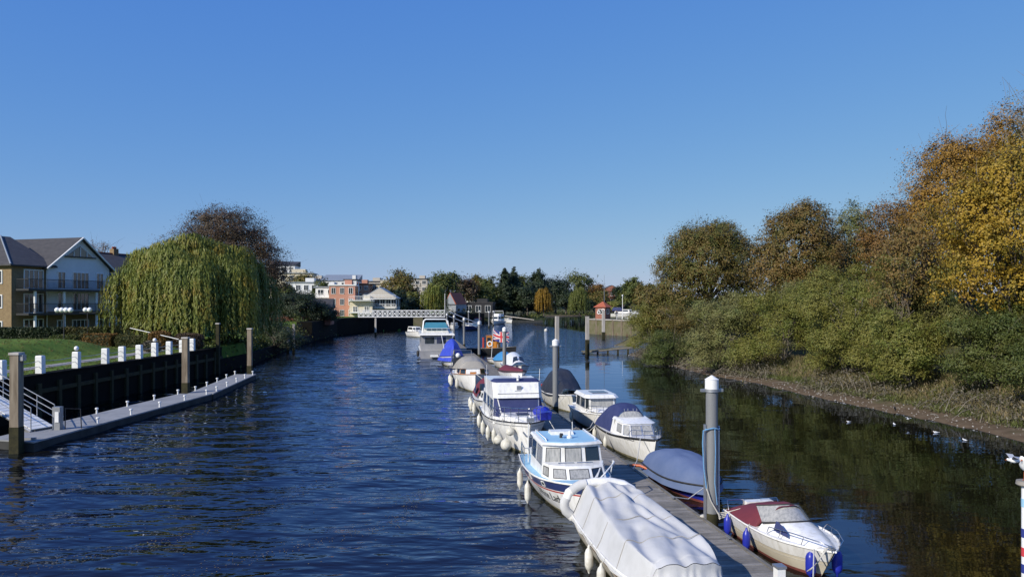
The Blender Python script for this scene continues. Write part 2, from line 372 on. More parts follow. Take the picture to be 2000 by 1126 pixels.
def ground_h(X, Y):
    X = np.asarray(X, float); Y = np.asarray(Y, float)
    inside = np.zeros(X.shape, bool); best = np.full(X.shape, 1e9); typ = np.zeros(X.shape, int); names = 'LMWFQS'
    n = len(RIV)
    for i in range(n):
        x0, y0, t = RIV[i]; x1, y1, _ = RIV[(i+1) % n]
        dx, dy = x1-x0, y1-y0; L2 = dx*dx+dy*dy
        k = np.clip(((X-x0)*dx+(Y-y0)*dy)/L2, 0, 1)
        d = np.hypot(X-(x0+k*dx), Y-(y0+k*dy))
        w = d < best; best = np.where(w, d, best); typ = np.where(w, names.index(t), typ)
        c = ((y0 > Y) != (y1 > Y)) & (X < (x1-x0)*(Y-y0)/(y1-y0+1e-12)+x0)
        inside ^= c
    d = best; bumpy = .10*np.sin(X*1.3+Y*.7)+.08*np.sin(X*.6-Y*1.1+2)
    vert = np.clip((d-.15)/.35, 0, 1)
    hL = -1.2+(2.36+1.2)*vert + 1.35*sstep(3.8, 8.2, d+.25*np.sin(Y*.35))*(1-sstep(60, 69, Y)) + 1.0*sstep(12, 30, d)*sstep(60, 69, Y)
    hM = -.1+2.2*sstep(0, 3.0, d)+.6*sstep(3, 15, d)+bumpy*.6
    hW = -1.2+(3.2+1.2)*np.clip((d-1.6)/.5, 0, 1)
    hF = 1.7*sstep(0, 5, d)+1.2*sstep(8, 60, d)
    hQ = -1.2+(3.2+1.2)*vert
    hS = .40*np.clip(d/2.6, 0, 1)+1.55*sstep(2.2, 7, d)+.8*sstep(7, 30, d)+bumpy*np.clip(d/3, 0, 1)
    h = np.choose(typ, [hL, hM, hW, hF, hQ, hS])
    h = h+0.0*X
    return np.where(inside, -.15-1.3*np.clip(d/3, 0, 1), h)
def gz(x, y): return float(ground_h(np.array([x]), np.array([y]))[0])
def axis(parts):
    a = []
    for lo, hi, st in parts: a += list(np.arange(lo, hi, st))
    return np.array(a)
gx = axis([(-3000, -600, 400), (-600, -120, 40), (-120, -60, 4), (-60, -30, .9), (-30, -26, .2), (-26, 12, 1.6), (12, 40, .55), (40, 80, 2.5), (80, 400, 16), (400, 3001, 400)])
gy = axis([(-400, -40, 60), (-40, 20, 5), (20, 105, .75), (105, 180, 1.6), (180, 460, 6), (460, 1000, 60), (1000, 5001, 500)])
GX, GY = np.meshgrid(gx, gy)
GH = ground_h(GX, GY)
nx, ny = len(gx), len(gy)
idx = np.arange(nx*ny).reshape(ny, nx)
gq = np.stack([idx[:-1, :-1], idx[:-1, 1:], idx[1:, 1:], idx[1:, :-1]], -1).reshape(-1, 4)
gme = bpy.data.meshes.new('ground'); gme.from_pydata(np.stack([GX, GY, GH], -1).reshape(-1, 3).tolist(), [], gq.tolist()); gme.update()
tag(link('ground', gme, 'ground', smooth=60), kind='structure')

# the river: long low wavelets are real relief, the finest ripples come from the material
wx = axis([(-60, -36, 6), (-36, 30, .30), (30, 60, 4), (60, 261, 20)]); wy = axis([(-60, 10, 6), (10, 75, .26), (75, 130, .7), (130, 480, 6)])
WX, WY = np.meshgrid(wx, wy)
WZ = np.zeros_like(WX); wr = np.random.default_rng(3)
for i in range(26):
    lam = wr.uniform(.9, 4.2); th = wr.normal(R(97), R(24)); k = 2*math.pi/lam
    ph = wr.uniform(0, 6.28)
    gate = .5+.5*np.sin(WX*wr.uniform(.05, .2)+WY*wr.uniform(.03, .16)+wr.uniform(0, 6))
    WZ += .0042*lam**.9*gate*np.sin(k*(WX*math.cos(th)+WY*math.sin(th))+ph)
off = WX+.139*WY
WZ *= (1-.93*sstep(7.5, 12.5, off))*(1-sstep(70, 125, WY))*sstep(10, 14, WY)*(1-sstep(-36, -33, -np.abs(WX+3)-0)*0)
inx, iny = len(wx), len(wy); idx = np.arange(inx*iny).reshape(iny, inx)
wq = np.stack([idx[:-1, :-1], idx[:-1, 1:], idx[1:, 1:], idx[1:, :-1]], -1).reshape(-1, 4)
wme = bpy.data.meshes.new('river'); wme.from_pydata(np.stack([WX, WY, WZ], -1).reshape(-1, 3).tolist(), [], wq.tolist()); wme.update()
tag(link('river', wme, 'water', smooth=180), kind='structure')
# ------------------------------------------------------------------ foliage
def leaf_quads(C, size, droop=0.0, up=.35, aspect=.5, rng=RNG, out=None):
    """one rhombic leaf spray at each centre"""
    n = len(C)
    nrm = rng.normal(size=(n, 3))*(1 if out is None else .42); nrm[:, 2] += up*(2 if out is None else 1)
    if out is not None: nrm += out
    nrm /= np.linalg.norm(nrm, axis=1, keepdims=True)
    d = rng.normal(size=(n, 3)); d[:, 2] -= droop*3
    d -= nrm*np.sum(d*nrm, 1, keepdims=True); d /= np.linalg.norm(d, axis=1, keepdims=True)+1e-9
    w = np.cross(nrm, d); s = (size*rng.uniform(.6, 1.35, n))[:, None]
    a = C-d*s*.5; b = C+w*s*aspect*.5+d*s*.05; c = C+d*s*.5; e = C-w*s*aspect*.5+d*s*.05
    return np.stack([a, b, c, e], 1)
def crown_points(lobes, n_clump, per, clump_r, rng, shell=.55, flat=.75):
    """clump centres near the skin of overlapping lobes; leaves scattered round each clump"""
    vol = np.array([l[3]*l[4]*l[5] for l in lobes])**.75; pick = rng.choice(len(lobes), n_clump, p=vol/vol.sum())
    L = np.array(lobes)[pick]
    dv = rng.normal(size=(n_clump, 3)); dv /= np.linalg.norm(dv, axis=1, keepdims=True)
    dv[:, 2] = np.where(dv[:, 2] < -.55, -dv[:, 2], dv[:, 2])
    rad = shell+(1.0-shell)*rng.uniform(0, 1, n_clump)**.6
    rad *= np.clip(1+.15*rng.normal(size=n_clump), .6, 1.17)
    cc = L[:, :3]+dv*L[:, 3:6]*rad[:, None]
    # drop clumps buried deep in another lobe
    keep = np.ones(n_clump, bool)
    for l in lobes:
        q = ((cc-np.array(l[:3]))/np.array(l[3:6])); keep &= (np.sum(q*q, 1) > .16)
    cc = cc[keep]; m = len(cc)
    cr = clump_r*rng.uniform(.4, 1.6, m)
    P = np.repeat(cc, per, 0)+rng.normal(size=(m*per, 3))*np.repeat(cr, per)[:, None]*np.array([.62, .62, .62*flat])
    LR = np.repeat(L[keep], per, 0); O = (P-LR[:, :3])/LR[:, 3:6]; O /= np.linalg.norm(O, axis=1, keepdims=True)+1e-6
    return cc, P, O
def limb(mb, a, b, r0, r1, rng, n=5, sag=.1, k=6):
    a = Vector(a); b = Vector(b); d = b-a; L = d.length; pts = []; rr = []
    for i in range(n+1):
        t = i/n; p = a.lerp(b, t)+Vector(rng.normal(0, 1, 3))*L*.025*math.sin(math.pi*t)
        p.z += L*sag*math.sin(math.pi*t); pts.append(p); rr.append(lerp(r0, r1, t**.7))
    mb.tube(pts, rr, k); return pts
def make_tree(name, label, x, y, H, lobes, lm, seed, n_clump=220, per=60, clump_r=.7, leaf=.16, bark='bark', trunk_r=.28, group=None, droop=.1, twig=0, z0=None, lean=(0, 0), nlimb=14, shell=.5, aspect=.55, stems=1, up=.35, cat='tree'):
    """lobes relative to the tree's foot: (x, y, z, rx, ry, rz)"""
    rng = np.random.default_rng(seed); z0 = gz(x, y)-.05 if z0 is None else z0
    o = thing(name, label, cat, (x, y, z0), 0, group)
    cc, P, O = crown_points(lobes, n_clump, per, clump_r, rng, shell)
    k_ = P[:, 2] > .12; P = P[k_]; O = O[k_]
    me = quadmesh('crown', leaf_quads(P, leaf, droop, up, aspect, rng, O)); link('crown', me, lm, o, smooth=0)
    tb = MB(); zc = np.mean([l[2] for l in lobes]); top = max(l[2]+l[5]*.6 for l in lobes)
    for sidx in range(stems):
        sx = (0 if stems == 1 else rng.uniform(-.5, .5)); sy = (0 if stems == 1 else rng.uniform(-.5, .5))
        ex = lean[0]+(0 if stems == 1 else rng.uniform(-1, 1)*lobes[0][3]*.5); ey = lean[1]+(0 if stems == 1 else rng.uniform(-1, 1)*lobes[0][4]*.4)
        tp = limb(tb, (sx, sy, -.3), (ex, ey, top*.86), trunk_r/(stems**.5), .05, rng, 8, 0, 9)
    tb.build('trunk', bark, o, smooth=60)
    lb = MB(); sel = cc[rng.choice(len(cc), min(nlimb, len(cc)), replace=False)]
    for c in sel:
        hz = max(.15, min(.8, (c[2]*.55)/top)); base = tp[int(hz*(len(tp)-1))]
        pts = limb(lb, base, c, trunk_r*.34, .025, rng, 5, .06, 5)
        for _ in range(twig):
            q = pts[rng.integers(2, 6)]; e = Vector(c)+Vector(rng.normal(0, 1, 3))*clump_r*1.8; e.z += clump_r*.8
            limb(lb, q, e, .022, .006, rng, 3, .04, 3)
    if len(sel): lb.build('limbs', bark, o, smooth=60)
    return o
def lobe_set(rng, w, h, zbase, n, d=None):
    """a rough crown: a main mass with smaller shoulders"""
    d = d or w; L = [(0, 0, zbase+h*.5, w*.42, d*.42, h*.5)]
    for _ in range(n):
        a = rng.uniform(0, 6.28); rr = rng.uniform(.22, .36); zz = zbase+h*rng.uniform(.22, .86); f = 1-abs((zz-zbase)/h-.45)*.7
        s = rng.uniform(.16, .27)
        L.append((math.cos(a)*w*rr*f, math.sin(a)*d*rr*f, zz, w*s, d*s, h*s*.85))
    return L
def willow(name, label, x, y, w, h, lm, seed, strands=900, step=.26, leaf=.34, d=None, low=.5, trunk_r=.45, group=None, z0=None, lop=0.0):
    rng = np.random.default_rng(seed); z0 = gz(x, y)-.05 if z0 is None else z0; d = d or w
    o = thing(name, label, 'willow tree', (x, y, z0), 0, group)
    # a dome of billowing mounds; curtains of leaves hang from every mound
    mounds = [(0, 0, h*.70, w*.26, d*.26, h*.27)]
    for k in range(34):
        a = k*2.39996+rng.uniform(-.2, .2); r_ = .40*math.sqrt((k+.8)/34)*rng.uniform(.9, 1.08); zz = h*(.90-1.9*r_*r_)*rng.uniform(.88, 1.04)
        mounds.append((math.cos(a)*w*r_, math.sin(a)*d*r_, zz, w*rng.uniform(.085, .14), d*rng.uniform(.085, .14), h*rng.uniform(.07, .12)))
    Q = []; OQ = []; mo = np.array(mounds); pk = rng.choice(len(mo), strands, p=(lambda q: q/q.sum())(mo[:, 3]**2*rng.uniform(.25, 1.75, len(mo))))
    for i in pk:
        m = mo[i]; v = rng.normal(size=3); v /= np.linalg.norm(v); v[2] = abs(v[2])*.9
        p = m[:3]+v*m[3:6]*rng.uniform(.85, 1.08)
        out = v.copy(); out[2] = 0
        rel = np.hypot(p[0]/(w/2), p[1]/(d/2)); ln = rng.uniform(.3, .95)*p[2]*(.5+.75*min(rel, 1))
        ln = min(ln, p[2]-low*rng.uniform(.3, 1+4*rng.uniform()**3)); ln = max(ln, 1.0)
        n = int(ln/step); k = np.arange(n)
        sway = rng.normal(0, .05, 2)
        c = np.stack([p[0]+out[0]*.5*(1-np.exp(-k*.25))+sway[0]*k*step, p[1]+out[1]*.5*(1-np.exp(-k*.25))+sway[1]*k*step, p[2]-k*step*.96+.25*np.exp(-k*.6)], 1)
        for r_ in (0, 1): Q.append(c+rng.normal(0, .07, c.shape)); OQ.append(np.repeat((out/(np.linalg.norm(out)+1e-6)+np.array([p[0]/w, p[1]/d, .1]))[None], n, 0))
    C = np.concatenate(Q); O = np.concatenate(OQ); k_ = C[:, 2] > .1; C = C[k_]; O = O[k_]
    me = quadmesh('crown', leaf_quads(C, leaf, 1.6, .1, .24, rng, O)); link('crown', me, lm, o, smooth=0)
    tb = MB(); tp = limb(tb, (0, 0, -.3), (w*.02, 0, h*.62), trunk_r, .14, rng, 7, 0, 10); tb.build('trunk', 'bark', o, smooth=60)
    lb = MB()
    for m in mounds: limb(lb, tp[rng.integers(3, 7)], m[:3], trunk_r*.4, .04, rng, 5, .05, 6)
    lb.build('limbs', 'bark', o, smooth=60)
    return o
def tufts(name, pts, hgt, wid, lm, kind_label=None, lean=.35, seed=1, blades=5):
    """blades standing on the ground: one countless object"""
    rng = np.random.default_rng(seed); n = len(pts); P = np.repeat(np.array(pts), blades, 0); m = len(P)
    P[:, :2] += rng.normal(0, wid*2.5, (m, 2)); h = hgt*rng.uniform(.4, 1.3, m); a = rng.uniform(0, 6.28, m)
    dx = np.stack([np.cos(a), np.sin(a), 0*a], 1)*(wid*rng.uniform(.5, 1.3, m))[:, None]; tip = P+np.stack([rng.normal(0, lean, m)*h, rng.normal(0, lean, m)*h, h], 1)
    mid = (P+tip)/2+np.array([0, 0, .1])*h[:, None]
    me = quadmesh(name, np.stack([P-dx*.6, mid-dx*.8, tip, mid+dx*.8], 1)); o = link(name, me, lm, smooth=0)
    return tag(o, kind_label, None, kind='stuff')
# ------------------------------------------------------------------ the moorings: a frame along the walkway
P0 = Vector((5.62, 21.6)); UD = Vector((-.139, .990)).normalized(); NR = Vector((UD.y, -UD.x))   # along, and to the right
UANG = math.atan2(UD.y, UD.x); BOW_TO_VIEWER = UANG+math.pi
def W(s, t, z=0.0):
    p = P0+UD*s+NR*t; return Vector((p.x, p.y, z))
DECK_Z = .45

# walkway: boards laid crosswise on two long beams and floats
walk = thing('floating_walkway', 'long floating timber walkway of grey boards between the two rows of moored boats', 'walkway', W(0, 0), UANG)
S0, SMID, S1, WT0, WT1 = -8.0, 33.5, 128.0, -1.85, -.2
def wl_box(mb, s0, s1, t0, t1, z0, z1): return mb.box(((s0+s1)/2, -(t0+t1)/2, (z0+z1)/2), (s1-s0, t1-t0, z1-z0))
bmesh_pl = []
for k in range(4):
    w = .138+.004*random.random(); mb = MB().box((0, 0, -.016), (w, WT1-WT0-.22, .032)); me = mb.mesh('board'); me.materials.append(M['plank'] if k % 2 else M['plank2']); bmesh_pl.append(me)
s = S0; i = 0
while s < SMID:
    b = inst('board', random.choice(bmesh_pl), walk, (s, -(WT0+WT1)/2+random.uniform(-.006, .006), DECK_Z+random.uniform(-.003, .003)), random.uniform(-.004, .004))
    s += .152; i += 1
mb = MB()
while s < S1:
    wl_box(mb, s-.068, s+.068, WT0+.11, WT1-.11, DECK_Z-.032, DECK_Z+random.uniform(-.002, .002)); s += .152
tag(mb.build('far_boards', 'plank', walk, smooth=0), kind='stuff')
for t0 in (WT0, WT1-.10):
    sb = S0
    while sb < S1-1:
        wl_box(MB(), sb, min(sb+5.98, S1), t0, t0+.10, DECK_Z-.22, DECK_Z+.022).build('edge_beam', 'beam', walk, smooth=0); sb += 6.0
sb = S0
while sb < S1:
    wl_box(MB(), sb+.3, sb+2.7, WT0+.14, WT1-.14, -.25, DECK_Z-.05).build('float', 'float_', walk, smooth=0); sb += 3.0

def cleat(parent, x, y, z):
    m = MB().box((0, 0, .03), (.06, .05, .06)); m.tube([(-.13, 0, .075), (.13, 0, .075)], .017, 6); return m.build('cleat', 'alu', parent, loc=(x, y, z))
for k in range(9):
    for t in (WT0+.16, WT1-.16): cleat(walk, -6+k*4.1, -t, DECK_Z)

# steel mooring piles with white cone caps
def steel_pile(label):
    o = thing('mooring_pile', label, 'mooring pile', group='grey steel piles along the walkway')
    MB().lathe([(.165, -2.5), (.165, 4.14)], 20).build('post', 'pile', o, smooth=40)
    MB().lathe([(.188, 4.10), (.188, 4.36), (.20, 4.365), (.015, 4.48)], 20).build('cap', 'whitepaint', o, smooth=30)
    m = MB().lathe([(.205, 4.02), (.205, 4.095)], 20); m.box((0, .26, 4.06), (.10, .12, .08)); m.box((0, -.26, 4.06), (.10, .12, .08)); m.build('collar', 'alu', o, smooth=30)
    MB().lathe([(.180, -.6), (.182, .30), (.172, .62)], 18).build('weed_band', 'weed', o, smooth=40)
    return o
PILE_LAB = ['grey steel mooring pile with blue rope looped round it, by the maroon canopied speedboat', 'grey steel mooring pile beside the boat under a black tarpaulin', 'grey steel mooring pile in front of the British flag',
            'grey steel mooring pile behind the grey canvas cruiser', 'grey steel mooring pile beside the teal covered barge', 'grey steel mooring pile at the far end of the walkway', 'grey steel mooring pile past the walkway end']
p0 = steel_pile(PILE_LAB[0]); PILES = []
for k in range(7):
    o = p0 if k == 0 else copy_tree(p0)
    if k: o['label'] = PILE_LAB[k]
    o.location = W(k*22.55, 0); o.rotation_euler = (0, 0, UANG); PILES.append(o)
# near pile: mooring rope, cable duct, number plate
npz = W(0, 0)
m = MB(); m.tube([npz+Vector((.205*math.cos(a), .205*math.sin(a), 3.0+.03*math.sin(3*a))) for a in [k*math.pi/8 for k in range(16)]], .022, 6, closed=True)
m.tube([npz+Vector(p) for p in [(-.12, -.18, 3.0), (-.27, -.14, 2.95), (-.29, -.14, 2.6), (-.26, -.15, 1.9), (-.20, -.2, 1.35)]], .020, 6)
m.tube([npz+Vector(p) for p in [(.03, -.22, 3.0), (.05, -.21, 2.4), (.03, -.21, 1.5), (.09, -.23, .9)]], .016, 6)
tag(m.build('looped_rope', 'bluerope'), 'blue and white rope looped round the grey pile by the speedboat', 'rope')
m = MB(); m.tube([npz+Vector(p) for p in [(-.20, -.2, 1.35), (-.08, -.22, 1.0), (.14, -.22, .62), (.16, -.24, .50)]], .018, 6)
tag(m.build('hanging_rope', 'rope'), 'pale rope end hanging down the grey pile to the boards', 'rope')
MB().tube([(.02, -.215, .5), (.02, -.215, 3.05)], .022, 6).build('cable_duct', 'whitepaint', p0)
MB().box((.0, .20, 1.75), (.10, .05, 2.7)).build('guide_bar', 'alu', p0)

# ------------------------------------------------------------------ boats
class Hull:
    """x forward, y to port, z up from the waterline"""
    def __init__(s, L, B, fa, fb, draft=.32, rake=.5, transom=.86, p=2.3, e0=.28, e1=.62, tm=.42):
        s.__dict__.update(L=L, B=B, fa=fa, fb=fb, draft=draft, rake=rake, transom=transom, p=p, e0=e0, e1=e1, tm=tm)
    def half(s, t):
        h = s.transom+(1-s.transom)*math.sin(math.pi/2*t/s.tm) if t < s.tm else 1-((t-s.tm)/(1-s.tm))**s.p
        return max(s.B/2*h, .012)
    def sheer(s, t): return s.fa+(s.fb-s.fa)*t**2
    def raw(s, t, v, side):
        zk = -s.draft*(1-.45*t**5); z = zk+(s.sheer(t)-zk)*v
        e = s.e0+(s.e1-s.e0)*t**1.5
        return Vector((-s.L/2+s.L*t-s.rake*(1-v)*t**3.5, side*s.half(t)*v**e, z))
    def pt(s, t, v, side, off=0.0):
        p = s.raw(t, v, side)
        if off:
            a = s.raw(min(t+.01, 1), v, side)-s.raw(max(t-.01, 0), v, side); b = s.raw(t, min(v+.01, 1), side)-s.raw(t, max(v-.01, 0), side)
            n = a.cross(b)
            if n.y*side < 0: n = -n
            if n.length > 1e-9: p = p+n.normalized()*off
        return p
    def vz(s, t, z):
        zk = -s.draft*(1-.45*t**5); return min(max((z-zk)/(s.sheer(t)-zk), 0), 1)
    TS = [0, .06, .14, .24, .34, .44, .54, .63, .71, .78, .84, .89, .93, .96, .985, 1.0]
    def shell(s):
        VS = [0, .1, .22, .36, .5, .64, .78, .9, 1.0]; secs = []
        for t in s.TS: secs.append([s.raw(t, v, 1) for v in VS[::-1]]+[s.raw(t, v, -1) for v in VS[1:]])
        m = MB().loft(secs); n = len(secs[0]); m.f.append(tuple(range(n-1, -1, -1))); return m
    def band(s, va, vb, off=.006, t0=0.0, t1=.995):
        m = MB(); N = 22
        for side in (1, -1):
            rows = []
            for i in range(N+1):
                t = lerp(t0, t1, i/N); a = va(t) if callable(va) else va; b = vb(t) if callable(vb) else vb
                rows.append([s.pt(t, lerp(a, b, k/3), side, off) for k in range(4)])
            if side < 0: rows = rows[::-1]
            m.loft(rows)
        return m
    def deck(s, drop=.03, t0=0.0, t1=1.0, camber=.05):
        rows = []
        for t in [q for q in s.TS if t0 <= q <= t1]:
            h = s.half(t); z = s.sheer(t)-drop; x = s.raw(t, 1, 1).x
            rows.append([(x, h*a*.995, z+camber*(1-a*a)*h/(s.B/2)) for a in (1, .6, .2, -.2, -.6, -1)])
        return MB().loft(rows)
    def rub(s, r=.03, v=.985, off=.012):
        m = MB()
        for side in (1, -1): m.tube([s.pt(t, v, side, off) for t in s.TS], r, 6)
        return m
def BW(root, p):
    return Matrix.Translation(root['_loc']) @ Matrix.Rotation(root['_rz'], 4, 'Z') @ Vector(p)
BOATS = {}
def boat(name, label, cat, s, t, hull, hm='gel', turn=0.0, group=None, boot='antifoul', rubm='rubber', deckm='gel', loc=None, drop=.03, t0=0):
    L = loc if loc is not None else W(s, t)
    o = thing(name, label, cat, L, BOW_TO_VIEWER+turn, group)
    BOATS[o.name] = (Vector(L), BOW_TO_VIEWER+turn)
    hull.shell().build('hull', hm, o, smooth=50)
    if boot: hull.band(lambda t: hull.vz(t, -.12), lambda t: hull.vz(t, .09), .004).build('boot_stripe', boot, o, smooth=60)
    hull.deck(drop, t0).build('deck', deckm, o, smooth=40)
    if rubm: hull.rub().build('rubbing_strake', rubm, o, smooth=60)
    return o
def world_of(o, p):
    L, rz = BOATS[o.name]; return L+(Matrix.Rotation(rz, 3, 'Z') @ (Vector(p)*o.scale.x))
def house(parent, name, bot, top, zb, zt, m, roof_th=0):
    """cabin walls between two plan outlines (counter-clockwise); returns the part and its wall quads"""
    zbs = zb if isinstance(zb, (list, tuple)) else [zb]*len(bot); zts = zt if isinstance(zt, (list, tuple)) else [zt]*len(top)
    B_ = [Vector((p[0], p[1], z)) for p, z in zip(bot, zbs)]; T_ = [Vector((p[0], p[1], z)) for p, z in zip(top, zts)]
    o = MB().prism(B_, T_).build(name, m, parent, smooth=25); n = len(bot)
    return o, [(B_[i], B_[(i+1) % n], T_[(i+1) % n], T_[i]) for i in range(n)]
def win(parent, q, u0, u1, v0, v1, glass='glass', frame='gel', fw=.03, off=.014):
    du = fw/max((Vector(q[1])-Vector(q[0])).length, .01); dv = fw/max((Vector(q[3])-Vector(q[0])).length, .01)
    w = MB().panel(q, u0, u1, v0, v1, off*.55, .02).build('window', glass, parent, smooth=0)
    if frame:
        m = MB()
        m.panel(q, u0-du, u1+du, v0-dv, v0, off, .02).panel(q, u0-du, u1+du, v1, v1+dv, off, .02)
        m.panel(q, u0-du, u0, v0, v1, off, .02).panel(q, u1, u1+du, v0, v1, off, .02)
        m.build('frame', frame, w, smooth=0)
    return w
def guard(parent, hull, t0, t1, h, n=5, r=.014, inset=.06, mid=True, both=(1, -1), m='steel'):
    mb = MB()
    def rp(t, side, z): 
        p = hull.raw(t, 1, side); p.y -= side*min(inset, abs(p.y)*.8); p.z += z; return p
    ts = [lerp(t0, t1, i/14) for i in range(15)]
    hs = lambda t: h*min(1, .15+(t-t0)/(t1-t0)*5)
    if len(both) == 2:
        path = [rp(t, 1, hs(t)) for t in ts]+[rp(t, -1, hs(t)) for t in ts[::-1]]
        mb.tube(path, r, 6)
        if mid: mb.tube([rp(t, 1, hs(t)*.52) for t in ts]+[rp(t, -1, hs(t)*.52) for t in ts[::-1]], r*.7, 5)
    else:
        for sd in both: mb.tube([rp(t, sd, hs(t)) for t in ts], r, 6)
    for sd in both:
        for k in range(n):
            t = lerp(t0+.02, t1-.01, k/(n-1)); mb.tube([rp(t, sd, -.03), rp(t, sd, hs(t))], r*.9, 5)
    return mb.build('guard_rail', m, parent, smooth=60)
FEND = 0
def fender(o, hull, t, side, z=.32, ln=.55, r=.105, m='fender', label='fender', ball=False, group=None):
    """hangs from the gunwale outside the hull: a thing of its own"""
    v = hull.vz(t, z); p = hull.pt(t, v, side); top = hull.pt(t, 1, side, .03)
    yo = max(abs(p.y), abs(top.y)-.02)+r*1.02
    # outward in plan
    c = Vector((p.x, side*yo, z)); wp = world_of(o, c)
    f = thing('fender', label, 'fender', wp, BOATS[o.name][1], group)
    if ball: MB().lathe([(.02, r*1.28), (.035, r*1.1), (.06*r/.2, r*.97)]+[(r*math.cos(a), r*math.sin(a)) for a in [math.pi/2*(.75-k*.23) for k in range(8)]], 16).build('body', m, f, smooth=60)
    else:
        h = ln/2
        MB().lathe([(.012, -h-.07), (.03, -h-.03), (.035, -h), (r*.75, -h+.05), (r, -h+.13), (r*1.02, 0), (r, h-.13), (r*.75, h-.05), (.035, h), (.03, h+.04), (.012, h+.07)], 14).build('body', m, f, smooth=60)
    tw = Matrix.Rotation(0, 3, 'Z') @ (top-c)
    MB().tube([(0, 0, (r if ball else ln/2)+.03), (tw.x, tw.y+side*.0, tw.z+.03)], .009, 5).build('line', 'rope', f)
    return f
def loft_cover(secf, ts, na=17, wr=.02, seed=0, wscale=2.5):
    """draped sheet: secf(t, a) -> point, a from -1 (starboard edge) to 1; creased by noise"""
    from mathutils import noise
    rows = []
    for t in ts:
        row = []
        for k in range(na):
            a = -1+2*k/(na-1); p = Vector(secf(t, a))
            e = 1-abs(a)**6
            d = noise.noise(Vector((p.x*wscale*.6+seed, p.y*wscale, seed*1.7)))*wr+noise.noise(Vector((p.x*wscale*.25+seed, p.y*wscale*2.2, p.z*1.5)))*wr*.8
            p.z += d*e; p.y += d*.7*(1-e)
            row.append(p)
        rows.append(row)
    return MB().loft(rows[::-1])
def text_mesh(body, size=1.0, shear=0.0):
    cu = bpy.data.curves.new('t', 'FONT'); cu.body = body; cu.size = size; cu.shear = shear; cu.resolution_u = 3; cu.fill_mode = 'FRONT'
    ob = bpy.data.objects.new('t', cu); COL.objects.link(ob)
    dg = bpy.context.evaluated_depsgraph_get(); me = bpy.data.meshes.new_from_object(ob.evaluated_get(dg))
    bpy.data.objects.remove(ob); return me
def hull_text(parent, hull, body, t_start, z_base, size, side, m='navy', dirn=-1, shear=.2):
    """lettering wrapped on the topsides; text runs toward the bow when dirn=+1"""
    me = text_mesh(body, size, shear)
    for v in me.vertices:
        t = t_start+dirn*v.co.x/hull.L; z = z_base+v.co.y
        v.co = hull.pt(t, hull.vz(t, z+.12*(t-t_start)), side, .010)
    return link('name_lettering', me, m, parent, smooth=0)
def hull_marks(parent, hull, t0, z, n, w, hgt, side, m):
    """a boat's name too small to read: a row of short strokes"""
    mb = MB(); rr = random.Random(n)
    for k in range(n):
        t = t0+k*w*1.12/hull.L; t2 = t+w*rr.uniform(.45, .9)/hull.L; a = z+rr.uniform(-.01, .01); c = a+hgt*rr.uniform(.6, 1.1)
        mb.add([hull.pt(t, hull.vz(t, a), side, .008), hull.pt(t2, hull.vz(t2, a), side, .008), hull.pt(t2, hull.vz(t2, c), side, .008), hull.pt(t, hull.vz(t, c), side, .008)], [(0, 1, 2, 3)])
    return tag(mb.build('name_lettering', m, parent, smooth=0), kind='stuff')
def ring(parent, name, c, R_, r, m, axis_='y', n=16):
    pts = []
    for k in range(n):
        a = 2*math.pi*k/n
        d = {'y': (math.cos(a)*R_, 0, math.sin(a)*R_), 'x': (0, math.cos(a)*R_, math.sin(a)*R_), 'z': (math.cos(a)*R_, math.sin(a)*R_, 0)}[axis_]
        pts.append(Vector(c)+Vector(d))
    return MB().tube(pts, r, 8, closed=True).build(name, m, parent, smooth=60)

# --- near left: cruiser under a pale grey storage cover
h = Hull(7.4, 2.15, .72, .95, rake=.5, transom=.9, p=3.2, tm=.5)
b = boat('covered_cruiser', 'motor boat under a pale grey fitted canvas cover with white stern arch', 'motor boat', -3.45, -3.02, h, 'cream', rubm='gel')
h.band(lambda t: h.vz(t, h.sheer(t)-.30), lambda t: h.vz(t, h.sheer(t)-.26)).build('brown_stripe', 'varnish', b, smooth=60)
CREASES = [(.10, .15, .62, .50, .05), (.05, -.35, .50, -.70, .04), (.40, .05, .84, .62, .05), (.55, -.25, .84, -.60, .045), (.22, .70, .50, .92, .04), (.60, .75, .84, .95, .03), (.30, -.75, .62, -.95, .04), (.12, .45, .34, .05, .035), (.66, .15, .84, -.10, .04)]
def sec(t, a):
    x = -h.L/2+h.L*t; hb = h.half(t)+.035
    ledge = .84
    if t < ledge: zt = lerp(1.50, 1.37, t/ledge)+.03*math.sin(t*9); pw = lerp(2.8, 7.0, (t/ledge)**1.5)
    else:
        k = (t-ledge)/(1-ledge); zt = lerp(1.36, h.sheer(1)+.22, min(1, k*3.0)**.6); pw = lerp(7, 3, k)
    edge = h.sheer(t)-.10-.03*math.sin(t*40)
    # canvas pulled over a flat frame: a level top, straight sloping sides, slack between the supports
    k = min(1, t/ledge); wt = lerp(.62, .90, k**.8)*hb/1.1; f = abs(a)/.62
    if f <= 1: y = wt*f; z = zt+.05*(1-f)-.05*math.sin(math.pi*f)*(1.2-k)
    else:
        g_ = (f-1)/(1/.62-1); y = lerp(wt, hb, g_); z = lerp(zt, edge, g_**1.15)-.07*math.sin(math.pi*g_)*(.4+.6*math.sin(t*19)**2)
    for (ta, aa, tb, ab, dp) in CREASES:
        k2 = min(1, max(0, ((t-ta)*(tb-ta)*9+(a-aa)*(ab-aa))/((tb-ta)**2*9+(ab-aa)**2))); dd = math.hypot((t-ta-k2*(tb-ta))*3, a-aa-k2*(ab-aa)); z -= dp*math.exp(-(dd/.085)**2)-dp*.8*math.exp(-((dd-.17)/.11)**2)
    y = y if a > 0 else -y
    return (x, y, z)
ts = [.03+.97*k/70 for k in range(71)]
loft_cover(sec, [.03+.81*k/90 for k in range(91)], 61, .035, 3, 1.2).build('canvas_cover', 'grey_canvas', b, smooth=60)
